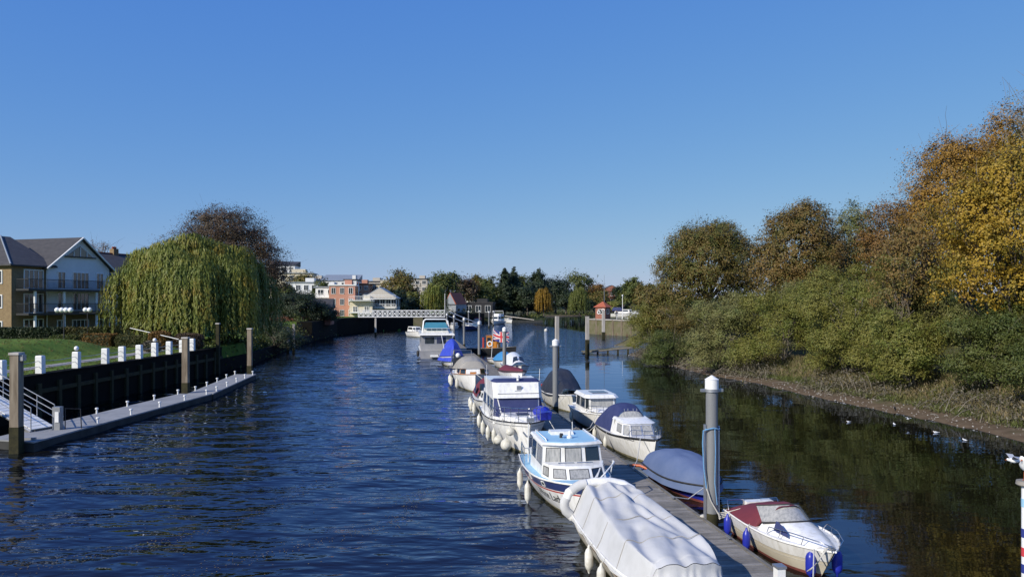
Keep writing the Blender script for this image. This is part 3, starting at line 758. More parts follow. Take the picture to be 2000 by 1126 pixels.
# sewn seams and a bolt rope round the hem
for t_ in (.22, .45, .66):
    MB().tube([Vector(sec(t_, -1+2*j/40))+Vector((0, 0, .010)) for j in range(41)], .011, 4).build('seam', 'taupe_canvas', b, smooth=60)
for sg in (-1, 1): MB().tube([Vector(sec(.03+.81*j/30, sg))+Vector((0, sg*.012, .012)) for j in range(31)], .013, 5).build('hem_rope', 'rope', b, smooth=60)
# the front falls from a stiff rail in upright folds
def lip(a): p = Vector(sec(.84, a)); p.x += .30*(1-abs(a)**2.2)-.02; p.z += .02*abs(a)**3; return p
MB().loft([[Vector(sec(.838, -1+2*j/40))+Vector((0, 0, .006)) for j in range(41)][::1], [lip(-1+2*j/40)+Vector((0, 0, .004)) for j in range(41)]][::-1]).build('cover_lip', 'grey_canvas', b, smooth=60)
rows = []
for k in range(9):
    q = k/8; row = []
    for j in range(61):
        a = -1+2*j/60; p = lip(a*.985); f = .035*q*math.sin(a*31+2*math.sin(a*9)); n_ = Vector((1, a*.5, 0)).normalized()
        p = p+n_*(f-.05*min(1, q*4)+.16*q); p.z = lerp(p.z-.01, .80, q) if p.z > .85 else p.z-.1*q
        row.append(p)
    rows.append(row)
MB().loft(rows[::-1]).build('cover_front', 'grey_canvas', b, smooth=60)
# stern sheet
rows = [[(-h.L/2+.20-.30*k/6, a*(h.half(.03)+.03), lerp(sec(.03, a)[2], h.sheer(0)-.05, k/6)) for a in [-1+2*j/16 for j in range(17)]] for k in range(7)]
MB().loft(rows).build('cover_end_flap', 'grey_canvas', b, smooth=60)
# stern arch: a broad white tube standing out past the port and starboard quarters
def arch(y0, zt): 
    return [(-3.55, s_*yy, zz) for s_, yy, zz in ((-1, y0*.92, .62), (-1, y0*1.10, .80), (-1, y0*1.14, 1.02), (-1, y0*1.02, 1.30), (-1, y0*.72, zt), (-1, y0*.3, zt+.07), (1, y0*.15, zt+.05), (1, y0*.45, zt-.02))]+[(-3.42, y0*.66, 1.36), (-3.25, y0*.78, 1.16), (-3.05, y0*.80, .95)]
MB().tube(arch(1.04, 1.50), .125, 12).build('stern_arch', 'gel', b, smooth=70)
MB().tube([(-3.55, -y, z) for y, z in ((1.03, .70), (1.14, .80), (1.185, .93), (1.18, 1.06), (1.13, 1.16))], .133, 12).build('arch_pad', 'grey_canvas', b, smooth=70)
MB().tube([(-3.52, -y, z) for y, z in ((1.00, 1.34), (.88, 1.44), (.74, 1.515), (.58, 1.545))], .13, 12).build('arch_pad', 'grey_canvas', b, smooth=70)
for t_, z_ in ((.40, .40), (.56, .36)): fender(b, h, t_, -1, z_, .55, .10, label='white sausage fender on the grey covered boat', group='fenders of the grey covered boat')

# --- White Lady: small cabin cruiser, navy sheer band, pale blue roof
h = Hull(6.5, 2.55, .90, 1.20, rake=.40, transom=.86, p=3.1)
b = boat('cabin_cruiser', 'white cabin cruiser named White Lady with navy band and pale blue roof', 'cabin cruiser', 4.45, -3.22, h, 'gel', rubm='gel', deckm='paleblue')
h.band(lambda t: h.vz(t, h.sheer(t)-.30), lambda t: h.vz(t, h.sheer(t)-.06)).build('navy_band', 'navy', b, smooth=60)
h.band(lambda t: h.vz(t, h.sheer(t)-.37), lambda t: h.vz(t, h.sheer(t)-.325)).build('red_stripe', 'red', b, smooth=60)
for t_ in (.50, .72):
    q = [h.pt(t_-.017, h.vz(t_, h.sheer(t_)-.25), -1, .01), h.pt(t_+.017, h.vz(t_, h.sheer(t_)-.25), -1, .01), h.pt(t_+.017, h.vz(t_, h.sheer(t_)-.10), -1, .01), h.pt(t_-.017, h.vz(t_, h.sheer(t_)-.10), -1, .01)]
    q = [q[0], q[1], q[2], q[3]]
    win(b, q, .12, .88, .12, .88, 'glass', 'gel', .022, .016)
hull_text(b, h, 'White Lady', .57, .36, .38, -1, 'metal_dark', dirn=+1, shear=.12)
pl = [(-1.25, -1.02), (1.02, -1.02), (1.20, -.34), (1.20, .34), (1.02, 1.02), (-1.25, 1.02)]
pt_ = [(-1.20, -.92), (.80, -.92), (.96, -.31), (.96, .31), (.80, .92), (-1.20, .92)]
wh, q = house(b, 'wheelhouse', pl, pt_, .86, 1.98, 'gel')
win(wh, q[1], .16, .84, .42, .90, 'curtain', 'rubber', .02); win(wh, q[2], .10, .90, .42, .90, 'curtain', 'rubber', .02); win(wh, q[3], .16, .84, .42, .90, 'glass', 'rubber', .02)
win(wh, q[0], .06, .42, .42, .88, 'glass', 'steel', .022); win(wh, q[0], .52, .94, .42, .88, 'curtain', 'steel', .022)
win(wh, q[4], .06, .46, .42, .88, 'glass', 'steel', .022); win(wh, q[4], .56, .94, .42, .88, 'glass', 'steel', .022)
rb = [(-1.38, -1.0), (.86, -1.0), (1.08, -.40), (1.08, .40), (.86, 1.0), (-1.38, 1.0)]
rt = [(x*.985, y*.95) for x, y in rb]
roof, _ = house(b, 'roof', rb, rt, 1.98, 2.05, 'gel')
MB().prism([(x*.93, y*.88, 2.05) for x, y in rt], [(x*.92, y*.86, 2.065) for x, y in rt]).build('roof_deck', 'paleblue', roof, smooth=0)
for sg in (-1, 1): MB().tube([(-1.2, sg*.84, 2.05), (-1.15, sg*.84, 2.13), (.62, sg*.82, 2.13), (.70, sg*.80, 2.05)], .018, 6).build('roof_handrail', 'whitepaint', roof, smooth=60)
MB().prism([(-.95, -.44, 2.065), (-.40, -.44, 2.065), (-.40, .34, 2.065), (-.95, .34, 2.065)], [(-.93, -.42, 2.17), (-.44, -.42, 2.17), (-.44, .32, 2.17), (-.93, .32, 2.17)]).build('roof_hatch', 'gel', roof)
MB().lathe([(.09, 0), (.10, .05), (.05, .10), (.03, .24), (.012, .25)], 10, (.25, .05, 2.065)).build('horn', 'whitepaint', roof)
MB().tube([(.15, -.22, 2.07), (.15, -.22, 2.18), (.32, -.22, 2.20)], .05, 8).build('searchlight', 'rubber', roof)
# trunk cabin ahead of the wheelhouse
pl = [(.95, -.80), (1.75, -.66), (2.10, -.36), (2.10, .36), (1.75, .66), (.95, .80)]
pl = [(1.0, -1.03), (1.80, -.90), (2.12, -.36), (2.12, .36), (1.80, .90), (1.0, 1.03)]
tk, q = house(b, 'coachroof', pl, [(1.0, -.99), (1.50, -.84), (1.74, -.34), (1.74, .34), (1.50, .84), (1.0, .99)], 1.0, 1.46, 'gel')
for i_, (a_, c_) in ((0, (.2, .8)), (1, (.2, .85)), (2, (.08, .92)), (3, (.15, .8)), (4, (.2, .8))): win(tk, q[i_], a_, c_, .28, .78, 'curtain' if i_ < 3 else 'glass', 'rubber', .02, .012)
m = MB()
for y0, y1 in ((-.55, -.05), (.05, .55)): m.tube([(1.35, y0, 1.42), (1.37, y0, 1.49), (1.37, y1, 1.49), (1.35, y1, 1.42)], .014, 6)
m.build('grab_rail', 'steel', tk, smooth=60)
guard(b, h, .02, .30, .55, 4, .014)
MB().box((-2.75, 0, 1.02), (.5, 1.5, .34)).build('stern_locker', 'gel', b)
m = MB().tube([(-1.75, -1.0, .9), (-1.75, -1.0, 2.25)], .022, 8); m.tube([(-2.9, .85, .9), (-2.95, .85, 2.1)], .015, 6); m.build('mast', 'whitepaint', b)
ring(b, 'lifebuoy', (-1.42, -.62, 1.45), .24, .07, 'yellow', 'x')
ring(b, 'lifebuoy', (-1.42, .55, 1.75), .22, .07, 'yellow', 'x')
MB().tube([(2.75, .30, 1.15), (2.65, .62, 1.42), (2.1, 1.05, 1.62), (1.5, 1.18, 1.55), (1.3, 1.16, 1.1)], .022, 6).build('pulpit_hoop', 'whitepaint', b)
for t_, z_ in ((.30, .42), (.56, .36)): fender(b, h, t_, -1, z_, .62, .10, label='white sausage fender hanging off the navy banded cruiser', group='fenders of the navy banded cruiser')

# --- flybridge cruiser with navy screens
h = Hull(9.3, 2.8, 1.02, 1.50, draft=.4, rake=.75, transom=.9, p=2.5)
b = boat('flybridge_cruiser', 'white flybridge cruiser with navy windscreen cover and bow rails', 'motor cruiser', 15.8, -3.32, h, 'gel', rubm='rubber')
h.band(lambda t: h.vz(t, h.sheer(t)-.20), lambda t: h.vz(t, h.sheer(t)-.17)).build('grey_stripe', 'alu', b, smooth=60)
pl = [(-3.6, -1.22), (1.45, -1.22), (2.05, -.80), (2.05, .80), (1.45, 1.22), (-3.6, 1.22)]
tp = [(-3.5, -1.12), (.75, -1.08), (1.0, -.98), (1.0, .98), (.75, 1.08), (-3.5, 1.12)]
sl, q = house(b, 'saloon', pl, tp, 1.0, 2.12, 'gel')
MB().panel(q[2], .02, .98, .28, .95, .03, .05).build('windscreen_cover', 'navy_canvas', sl, smooth=0)
MB().panel(q[1], .05, .98, .28, .95, .03, .05).build('windscreen_cover', 'navy_canvas', sl, smooth=0)
MB().panel(q[3], .02, .95, .28, .95, .03, .05).build('windscreen_cover', 'navy_canvas', sl, smooth=0)
for i_ in (0, 4):
    for a_ in (.08, .38, .68): win(sl, q[i_], a_, a_+.24, .42, .84, 'glass', 'alu', .03)
# foredeck trunk
pl = [(1.7, -.95), (2.9, -.72), (3.25, -.42), (3.25, .42), (2.9, .72), (1.7, .95)]
tr, q = house(b, 'foredeck_trunk', pl, [(x-.1, y*.88) for x, y in pl], 1.30, 1.52, 'gel')
MB().box((2.4, 0, 1.545), (.55, .55, .05)).build('deck_hatch', 'glass', tr)
# flybridge
pl = [(-2.7, -1.14), (.95, -1.14), (1.22, -.96), (1.22, .96), (.95, 1.14), (-2.7, 1.14)]
fb, q = house(b, 'flybridge', pl, [(-2.7, -1.20), (.55, -1.16), (.78, -1.0), (.78, 1.0), (.55, 1.16), (-2.7, 1.20)], 2.12, 2.80, 'gel')
MB().panel(q[2], 0, 1, .26, .29, .012, .02).build('moulding_line', 'rubber', fb, smooth=0)
house(fb, 'flybridge_cover', [(-.15, -1.18), (.54, -1.14), (.76, -.98), (.76, .98), (.54, 1.14), (-.15, 1.18)], [(-.1, -1.0), (.35, -1.0), (.52, -.85), (.52, .85), (.35, 1.0), (-.1, 1.0)], 2.803, 2.92, 'navy_canvas')
MB().lathe([(.06, 0), (.06, .12), (.10, .14), (.10, .24), (.02, .30)], 10, (.65, .05, 2.86)).build('radar_dome', 'whitepaint', fb)
MB().box((.99, .06, 2.56), (.04, .22, .20)).build('searchlight', 'alu', fb)
m = MB().box((1.02, 0, 2.42), (.03, .3, .03)); m.build('name_plate', 'alu', fb)
guard(b, h, .60, .985, .58, 7, .016)
m = MB()
for sg in (-1, 1):
    m.tube([(.9, sg*1.30, 1.2), (.95, sg*1.26, 2.05)], .016, 6); m.tube([(-1.0, sg*1.36, 1.1), (-1.0, sg*1.34, 1.72), (1.1, sg*1.30, 1.8), (1.8, sg*1.12, 1.62)], .014, 6)
m.build('side_rail', 'steel', b, smooth=60)
MB().tube([(-.3, -1.30, 1.1), (-.34, -1.32, 3.55)], [.018, .008], 6).build('aerial', 'whitepaint', b)
MB().tube([(-.2, 1.22, 2.7), (-.2, 1.25, 3.35)], .014, 6).build('flag_staff', 'whitepaint', b)
m = MB().tube([(4.35, 0, 1.50), (4.75, 0, 1.55)], .05, 6); m.box((4.62, 0, 1.62), (.22, .30, .14)); m.build('bow_roller', 'alu', b)
m = MB().tube([(4.50, .0, 1.48), (4.52, 0, .95)], .032, 6); m.tube([(4.50, -.30, 1.10), (4.54, -.16, .92), (4.56, 0, .88), (4.54, .16, .92), (4.50, .34, 1.20)], .04, 6); m.build('anchor', 'alu', b)
o = MB().ball((0, 0, 0), .36, 14, (1.15, .95, .75)); ob = tag(o.build('blue_bag', 'royal_plastic', loc=world_of(b, (2.15, .92, 1.60)), rz=0), 'bright blue bundled cover on the foredeck of the flybridge cruiser', 'bag')
o = MB(); o.prism([(-.3, -.28, -.22), (.34, -.26, -.22), (.34, .26, -.22), (-.3, .28, -.22)], [(-.36, -.32, .14), (.38, -.3, .10), (.36, .3, .14), (-.34, .33, .12)])
tag(o.build('blue_crate', 'royal_plastic', loc=world_of(b, (2.75, .86, 1.58)), rz=BOW_TO_VIEWER+.2), 'open blue crate beside the bundled cover on the cruiser bow', 'crate')
for t_ in (.22, .46, .62, .72): fender(b, h, t_, -1, .52, .58, .10, label='white sausage fender along the side of the flybridge cruiser', group='sausage fenders of the flybridge cruiser')
for t_, z_, r_ in ((.80, .45, .20), (.885, .36, .25), (.90, .98, .19)): fender(b, h, t_, -1, z_, r=r_, ball=True, label='round white ball fender at the bow of the flybridge cruiser', group='ball fenders of the flybridge cruiser')
# tender on the stern davits
hd = Hull(2.3, 1.2, .36, .42, draft=.1, rake=.3, transom=.8)
def small_cover(o, hl, top, m, name='cover', t0=.02, pw=2.0, n=18, na=13, wr=.02, seed=1):
    def sc_(t, a): return (-hl.L/2+hl.L*t-.01, a*(hl.half(t)+.02), hl.sheer(t)-.06+(top(t)-hl.sheer(t)+.06)*(1-abs(a)**pw))
    return loft_cover(sc_, [lerp(t0, 1, k/n) for k in range(n+1)], na, wr, seed).build(name, m, o, smooth=60)
dl = world_of(b, (-3.3, .45, 2.62)); 
o = boat('tender', 'small white dinghy with a maroon cover carried on the cruiser stern', 'dinghy', 0, 0, hd, 'gel', .25, boot=None, loc=dl)
small_cover(o, hd, lambda t: .60-.1*t, 'maroon')
m = MB()
for x in (-3.9, -2.9): m.box((x, .45, 2.47), (.10, 1.2, .1))
for x in (-3.9,): m.tube([(x, 0, 1.0), (x, 0, 2.45)], .04, 8).tube([(x, .95, 1.0), (x, .95, 2.45)], .04, 8)
m.build('davit', 'alu', b)

# --- cruiser with maroon hood behind it
h = Hull(6.8, 2.5, .82, 1.12, rake=.5, transom=.88)
b = boat('hooded_cruiser', 'white cruiser with maroon hood moored astern of the flybridge cruiser', 'cabin cruiser', 24.3, -3.25, h, 'gel_dirty', rubm='rubber')
pl = [(-.9, -.95), (1.6, -.80), (2.1, -.45), (2.1, .45), (1.6, .80), (-.9, .95)]
cb, q = house(b, 'cabin', pl, [(x-.15, y*.86) for x, y in pl], .85, 1.36, 'gel')
for i_ in (0, 4):
    for a_ in (.10, .40, .70): win(cb, q[i_], a_, a_+.20, .34, .78, 'glass', 'alu', .02)
def sec2(t, a):
    x = lerp(-3.2, -.55, t); zt = 1.55+.42*math.sin(math.pi*min(1, t*.85+.12))
    return (x, a*1.08, .92+(zt-.92)*(1-abs(a)**3.5))
loft_cover(sec2, [k/16 for k in range(17)], 19, .02, 5).build('hood', 'maroon', b, smooth=60)
for sg in (-1, 1): MB().prism([(-1.6, sg*1.105, 1.12), (-.75, sg*1.10, 1.12), (-.75, sg*1.12, 1.14), (-1.6, sg*1.12, 1.14)], [(-1.5, sg*1.04, 1.55), (-.9, sg*1.04, 1.50), (-.9, sg*1.06, 1.50), (-1.5, sg*1.06, 1.55)]).build('hood_window', 'glass', b)
MB().prism([(-.55, -.9, 1.36), (-.2, -.8, 1.36), (-.2, .8, 1.36), (-.55, .9, 1.36)], [(-.7, -.85, 1.72), (-.66, -.75, 1.72), (-.66, .75, 1.72), (-.7, .85, 1.72)]).build('windscreen', 'glass', b)
for t_ in (.2, .4, .58): fender(b, h, t_, -1, .42, .6, .11, label='white fender along the maroon hooded cruiser', group='fenders of the maroon hooded cruiser')

# --- cruiser with wide taupe canvas and varnished window frames
h = Hull(7.6, 2.85, 1.05, 1.38, rake=.35, transom=.85, p=2.1)
b = boat('canvas_cruiser', 'white wooden cruiser with taupe canvas shelter and varnished window trim', 'motor cruiser', 38.6, -3.45, h, 'gel', rubm='varnish')
pl = [(-1.6, -1.15), (1.3, -1.0), (1.9, -.55), (1.9, .55), (1.3, 1.0), (-1.6, 1.15)]
cb, q = house(b, 'cabin', pl, [(x-.12, y*.9) for x, y in pl], 1.05, 1.62, 'gel')
win(cb, q[0], .45, .95, .3, .82, 'glass', 'varnish', .06); win(cb, q[1], .12, .88, .3, .82, 'glass', 'varnish', .06); win(cb, q[2], .3, .7, .2, .5, 'orangewood', 'varnish', .03); win(cb, q[3], .12, .88, .3, .82, 'glass', 'varnish', .06)
def sec3(t, a):
    x = lerp(-3.4, 1.45, t); zt = 1.7+.66*math.sin(math.pi*min(1, t*.62+.14)); hb = lerp(1.25, 1.06, t)
    zb = 1.20+.40*t
    return (x, a*hb, zb+(zt-zb)*(1-abs(a)**3.2))
loft_cover(sec3, [k/20 for k in range(21)], 23, .03, 8).build('canvas_shelter', 'taupe_canvas', b, smooth=60)
m = MB()
for t_ in (.12, .42, .72): m.tube([Vector(sec3(t_, -1+2*k/14))+Vector((0, 0, .025)) for k in range(15)], .018, 5)
m.build('hoop', 'taupe_canvas', b, smooth=60)
def_end = [[(1.47+.38*k/5, a*lerp(1.06, .9, k/5), lerp(sec3(1, a)[2], 1.62, k/5)) for a in [-1+2*j/14 for j in range(15)]] for k in range(6)]
MB().loft(def_end).build('front_flap', 'taupe_canvas', b, smooth=60)
MB().tube([(3.75, 0, 1.42), (4.5, .55, 1.0), (5.4, 1.0, .6)], .02, 6).build('bow_line', 'rope', b)
for t_ in (.30, .50, .72): fender(b, h, t_, -1, .52, .66, .13, label='fat white fender on the taupe canvas cruiser', group='fenders of the taupe canvas cruiser')

# --- open workboat with dark canopy frame
h = Hull(6.2, 2.3, .8, 1.0, rake=.4)
b = boat('workboat', 'dark hulled open workboat with outboard motor beyond the taupe canvas cruiser', 'workboat', 47.0, -3.5, h, 'navy', rubm='rubber', deckm='plank')
pl = [(-1.2, -.8), (.6, -.8), (.6, .8), (-1.2, .8)]
house(b, 'console', pl, [(x*.9, y*.9) for x, y in pl], .85, 1.75, 'black_canvas')
m = MB().box((-3.2, 0, 1.25), (.34, .34, .42)); m.box((-3.2, 0, .7), (.14, .12, .9)); m.build('outboard_motor', 'rubber', b)
MB().ball((.4, -.4, 1.95), .22, 10).build('radar_dome', 'whitepaint', b)
m = MB().tube([(-1.1, -.9, .8), (-1.1, -.9, 2.3), (-1.1, .9, 2.3), (-1.1, .9, .8)], .03, 6); m.build('arch_frame', 'alu', b)

# --- boat under a royal blue tarpaulin
h = Hull(7.2, 2.7, .9, 1.2, rake=.4)
b = boat('tarpaulin_boat', 'boat under a tall royal blue tarpaulin beside the grey barge', 'boat', 60.5, -3.6, h, 'gel', rubm='rubber')
def sec4(t, a):
    x = lerp(-3.5, 3.5, t); zt = 1.25+1.45*max(0, math.sin(math.pi*min(1, max(0, t*.88+.06))))**.5; hb = h.half(min(t, .97))+.08
    zb = .42+.2*t
    return (x, a*hb*(1-.12*(1-abs(a))), zb+(zt-zb)*(1-abs(a)**1.9))
loft_cover(sec4, [k/24 for k in range(25)], 23, .12, 11, 1.1).build('tarpaulin', 'royal', b, smooth=60)
MB().tube([(.6, -.7, 1.0), (.4, -1.1, 3.2)], .03, 6).build('pole', 'whitepaint', b)

# --- grey houseboat barge with flybridge and teal cover
h = Hull(13.0, 4.2, .95, 1.25, draft=.5, rake=.5, transom=.97, p=3.6, tm=.5, e0=.06)
b = boat('river_barge', 'tall grey house barge with white roof and teal covered upper deck', 'barge', 76.5, -4.75, h, 'barge', math.pi, boot='rubber', rubm='rubber')
pl = [(-6.0, -1.85), (3.6, -1.85), (3.6, 1.85), (-6.0, 1.85)]
cb, q = house(b, 'cabin', pl, [(x, y*.97) for x, y in pl], .9, 2.75, 'barge')
for a_, c_ in ((.12, .42), (.50, .80)): win(cb, q[3], a_, c_, .46, .88, 'glass', 'alu', .05)
for i_ in (0, 2):
    for k in range(5): win(cb, q[i_], .06+.19*k, .19+.19*k, .45, .85, 'glass', 'alu', .05)
house(b, 'roof', [(-6.5, -2.1), (3.9, -2.1), (3.9, 2.1), (-6.5, 2.1)], [(-6.4, -2.0), (3.8, -2.0), (3.8, 2.0), (-6.4, 2.0)], 2.75, 2.95, 'gel')
pl = [(-4.6, -1.5), (-1.0, -1.5), (-1.0, 1.5), (-4.6, 1.5)]
ub, q = house(b, 'upper_deck', pl, [(-4.0, -1.35), (-1.4, -1.35), (-1.4, 1.35), (-4.0, 1.35)], 2.953, 3.45, 'gel_dirty')
house(b, 'upper_cover', [(-4.55, -1.42), (-1.2, -1.42), (-1.2, 1.42), (-4.55, 1.42)], [(-3.3, -1.2), (-1.6, -1.2), (-1.6, 1.2), (-3.3, 1.2)], 3.453, 4.15, 'teal')
m = MB()
for x in (-3.3, -1.2): m.tube([(x-.7, -1.62, 2.95), (x, -1.45, 4.35), (x, -1.2, 4.55), (x, 1.2, 4.55), (x, 1.45, 4.35), (x-.7, 1.62, 2.95)], .065, 8)
m.build('radar_arch', 'whitepaint', b, smooth=60)
m = MB(); m.tube([(-6.2, -1.8, 2.95), (-6.2, -1.8, 3.55), (-6.2, 1.8, 3.55), (-6.2, 1.8, 2.95)], .025, 6)
for k in range(5): m.tube([(-6.2, -1.2+.6*k, 2.95), (-6.2, -1.2+.6*k, 3.55)], .018, 5)
m.build('roof_rail', 'whitepaint', b)
MB().box((-6.72, -.5, .35), (.4, 2.6, .24)).build('boarding_platform', 'gel', b)
for sg in (-1, 1): fender(b, h, .03, sg, .6, .7, .16, 'rubber', 'black tyre fender at the barge corner', group='fenders of the grey barge')

# ------------------------------------------------------------------ right hand side of the walkway
# --- maroon and white speedboat
h = Hull(4.7, 2.0, .80, .88, draft=.28, rake=.75, transom=.88, p=2.9, e1=.5)
b = boat('speedboat', 'white and cream speedboat with maroon cockpit cover and bow rails', 'speedboat', -2.02, 1.22, h, 'cream', turn=.03, rubm='gel', boot='antired')
b.scale = (.88, .88, .88)
h.band(lambda t: h.vz(t, h.sheer(t)-.36), lambda t: h.vz(t, h.sheer(t)-.02), .012).build('white_topside', 'gel', b, smooth=60)
h.band(lambda t: h.vz(t, h.sheer(t)-.47), lambda t: h.vz(t, h.sheer(t)-.455), .008).build('spray_rail', 'gel_dirty', b, smooth=60)
# moulded foredeck hump
rows = []
for k in range(15):
    t = k/14; x = lerp(-.15, 2.2, t); hb = lerp(.88, .22, t**1.6); zt = .80+lerp(.44, .10, t**1.1)*math.cos(0)
    rows.append([(x-.0*abs(a), a*hb, .80+(zt-.80)*(1-abs(a)**2.6)+.0) for a in [-1+2*j/16 for j in range(17)]])
rows = rows[::-1]
MB().loft(rows).build('foredeck', 'gel', b, smooth=60)
# curved windscreen with chrome top, maroon cover behind
def ws(a, z0):
    return Vector((.55-.62*abs(a)**2.2-.55*z0, a*(.78-.10*z0), 1.16+.36*z0-.16*abs(a)**2))
pts = [[ws(-1+2*j/16, z) for j in range(17)] for z in (0, .5, 1)]
MB().loft(pts).build('windscreen', 'curtain', b, smooth=60)
m = MB().tube([ws(-1+2*j/16, 1) for j in range(17)], .022, 6); m.tube([ws(-1+2*j/16, 0) for j in range(17)], .03, 6); m.build('windscreen_frame', 'rubber', b, smooth=60)
def sec5(t, a):
    x = lerp(-2.25, .12, t); zt = lerp(.92, 1.50, min(1, t*1.25)**.8); hb = min(h.half(max(0, (x+2.5)/5))-.02, .96)
    if t > .8: x -= .5*abs(a)**2.2*(t-.8)/.2
    return (x, a*hb*lerp(1, .8, max(0, t-.6)/.4), .80+(zt-.80)*(1-abs(a)**2.4))
loft_cover(sec5, [k/18 for k in range(19)], 19, .03, 2).build('cockpit_cover', 'maroon', b, smooth=60)
m = MB(); 
for sg in (-1, 1):
    m.tube([(.35, sg*.86, .84), (.55, sg*.90, 1.06), (1.45, sg*.66, 1.12), (2.2, sg*.34, 1.10), (2.38, sg*.12, 1.02), (2.36, sg*.10, .88)], .013, 6)
    for x, y in ((1.0, .80), (1.75, .56)): m.tube([(x-.1, sg*y, .86), (x, sg*y*.97, 1.10)], .010, 5)
m.build('bow_rail', 'steel', b, smooth=60)
for sg in (-1, 1): MB().tube([(-2.2, sg*.3, .85), (-2.22, sg*.3, 1.12), (-2.22, sg*.85, 1.12), (-2.05, sg*.88, .85)], .016, 6).build('stern_rail', 'steel', b, smooth=60)
MB().prism([(.62, -.80, .98), (1.18, -.67, .93), (.78, -.74, .97)], [(.62, -.72, 1.24), (1.05, -.62, 1.04), (.72, -.68, 1.22)]).build('side_vent', 'navy_canvas', b)
MB().box((2.18, 0, .92), (.16, .10, .07)).build('bow_cleat', 'alu', b)
MB().box((-2.2, .2, .98), (.3, .9, .18)).build('engine_lid', 'gel', b)
m = MB()
for k in range(5): m.tube([(2.2, -.2+.03*k, .95), (2.3+.02*k, -.45-.03*k, .6), (2.05, -.62+.02*k, .3)], .008, 5)
m.build('coiled_line', 'rope', b)
for t_, z_ in ((.12, .45), (.42, .42)): fender(b, h, t_, -1, z_, .5, .10, 'royal_plastic', 'blue fender between the walkway and the maroon canopied speedboat', group='blue side fenders of the speedboat')
for sd, t_ in ((1, .93), (-1, .945)): fender(b, h, t_, sd, .40, .58, .12, 'royal_plastic', 'blue fender hanging at the speedboat bow', group='blue bow fenders of the speedboat')
m = MB()
for k in range(4): m.tube([W(.18, -.12, .5)+Vector((.02*k, 0, .01)), W(-.1, .18, .48+.05*k), W(-.35, .40, .62+.04*k), W(-.55, .60, .86)], .013, 5)
m.ball(W(.15, -.16, .49), .10, 8, (1.3, 1.0, .5))
tag(m.build('mooring_line', 'rope'), 'tangled pale mooring line from the pile foot to the speedboat stern', 'rope')

# --- small dayboat under a slate blue cover
h = Hull(4.7, 2.0, .52, .68, draft=.22, rake=.4, transom=.9, p=2.6)
b = boat('covered_dayboat', 'blue hulled dayboat under a rounded slate blue cover', 'dayboat', 5.05, 1.2, h, 'royal_plastic', rubm='rubber', boot='antired')
def sec6(t, a):
    x = lerp(-2.4, 2.35, t); zt = .60+.66*math.sin(math.pi*min(1, max(0, t*.86+.10)))**.55; hb = h.half(min(max(t, 0), .985))+.05
    zb = .26+.10*t
    return (x, a*hb*(1-.0), zb+(zt-zb)*(1-abs(a)**3.6))
loft_cover(sec6, [k/26 for k in range(27)], 25, .04, 4).build('cover', 'steelblue', b, smooth=60)
tz = [[(-2.4-.02*k, a*(h.half(0)+.05), lerp(sec6(0, a)[2], .25, k/3)) for a in [-1+2*j/14 for j in range(15)]] for k in range(4)]
MB().loft(tz).build('cover_flap', 'steelblue', b, smooth=60)
tag(MB().tube([W(7.1, -.25, .48), W(6.8, .05, .52), W(6.6, .3, .42)], .05, 8).build('orange_strap', 'beak'), 'orange strap holding the slate blue covered dayboat to the walkway', 'strap')
hull_marks(b, h, .80, .30, 5, .05, .06, -1, 'whitepaint')

# --- small cruiser with navy hood
h = Hull(6.2, 2.15, .80, 1.12, rake=.55, transom=.88, p=2.1, e1=.7)
b = boat('hooded_cabin_boat', 'small white cabin boat with navy canvas hood and curtained windows', 'cabin boat', 11.8, 1.32, h, 'gel', rubm='rubber')
h.band(lambda t: h.vz(t, h.sheer(t)-.10), lambda t: h.vz(t, h.sheer(t)-.06)).build('grey_stripe', 'rubber', b, smooth=60)
pl = [(-.55, -.88), (1.05, -.80), (1.42, -.52), (1.42, .52), (1.05, .80), (-.55, .88)]
cb, q = house(b, 'cabin', pl, [(-.55, -.76), (.78, -.68), (1.02, -.46), (1.02, .46), (.78, .68), (-.55, .76)], .86, 1.42, 'gel')
MB().prism([(-.6, -.78, 1.42), (.8, -.72, 1.42), (1.08, -.5, 1.42), (1.08, .5, 1.42), (.8, .72, 1.42), (-.6, .78, 1.42)], [(-.6, -.7, 1.52), (.6, -.6, 1.51), (.85, -.42, 1.48), (.85, .42, 1.48), (.6, .6, 1.51), (-.6, .7, 1.52)]).build('cabin_roof', 'gel', cb)
win(cb, q[0], .52, .90, .30, .82, 'curtain', 'steel', .02)
win(cb, q[1], .10, .90, .22, .86, 'curtain', 'steel', .022); win(cb, q[2], .03, .47, .22, .86, 'curtain', 'steel', .022); win(cb, q[2], .53, .97, .22, .86, 'curtain', 'steel', .022); win(cb, q[3], .10, .90, .22, .86, 'curtain', 'steel', .022)
def sec7(t, a):
    x = lerp(-3.0, -.35, t); zt = lerp(1.35, 1.98, math.sin(math.pi/2*min(1, t*1.7)))-.22*max(0, t-.7)/.3; zb = .82
    return (x, a*lerp(.98, .84, t), zb+(zt-zb)*(1-abs(a)**3.8))
hood = loft_cover(sec7, [k/16 for k in range(17)], 21, .03, 6).build('hood', 'navy_canvas', b, smooth=60)
rows = [[(-.35+.18*k/4, a*.80, lerp(sec7(1, a)[2], max(1.45, .85+.55*(1-abs(a)**6)), k/4)) for a in [-1+2*j/14 for j in range(15)]] for k in range(5)]
MB().loft(rows).build('hood_front_window', 'curtain', hood, smooth=60)
m = MB()
for y in (-.28, -.12, .12, .28): m.tube([(-.30, y, 1.55), (-.42, y, 1.86)], .018, 5)
m.build('hood_strap', 'alu', hood)
guard(b, h, .74, .985, .30, 4, .013, mid=False)
MB().box((2.75, 0, 1.16), (.22, .14, .08)).build('bow_roller', 'alu', b)
hull_marks(b, h, .70, .84, 13, .05, .05, -1, 'alu')
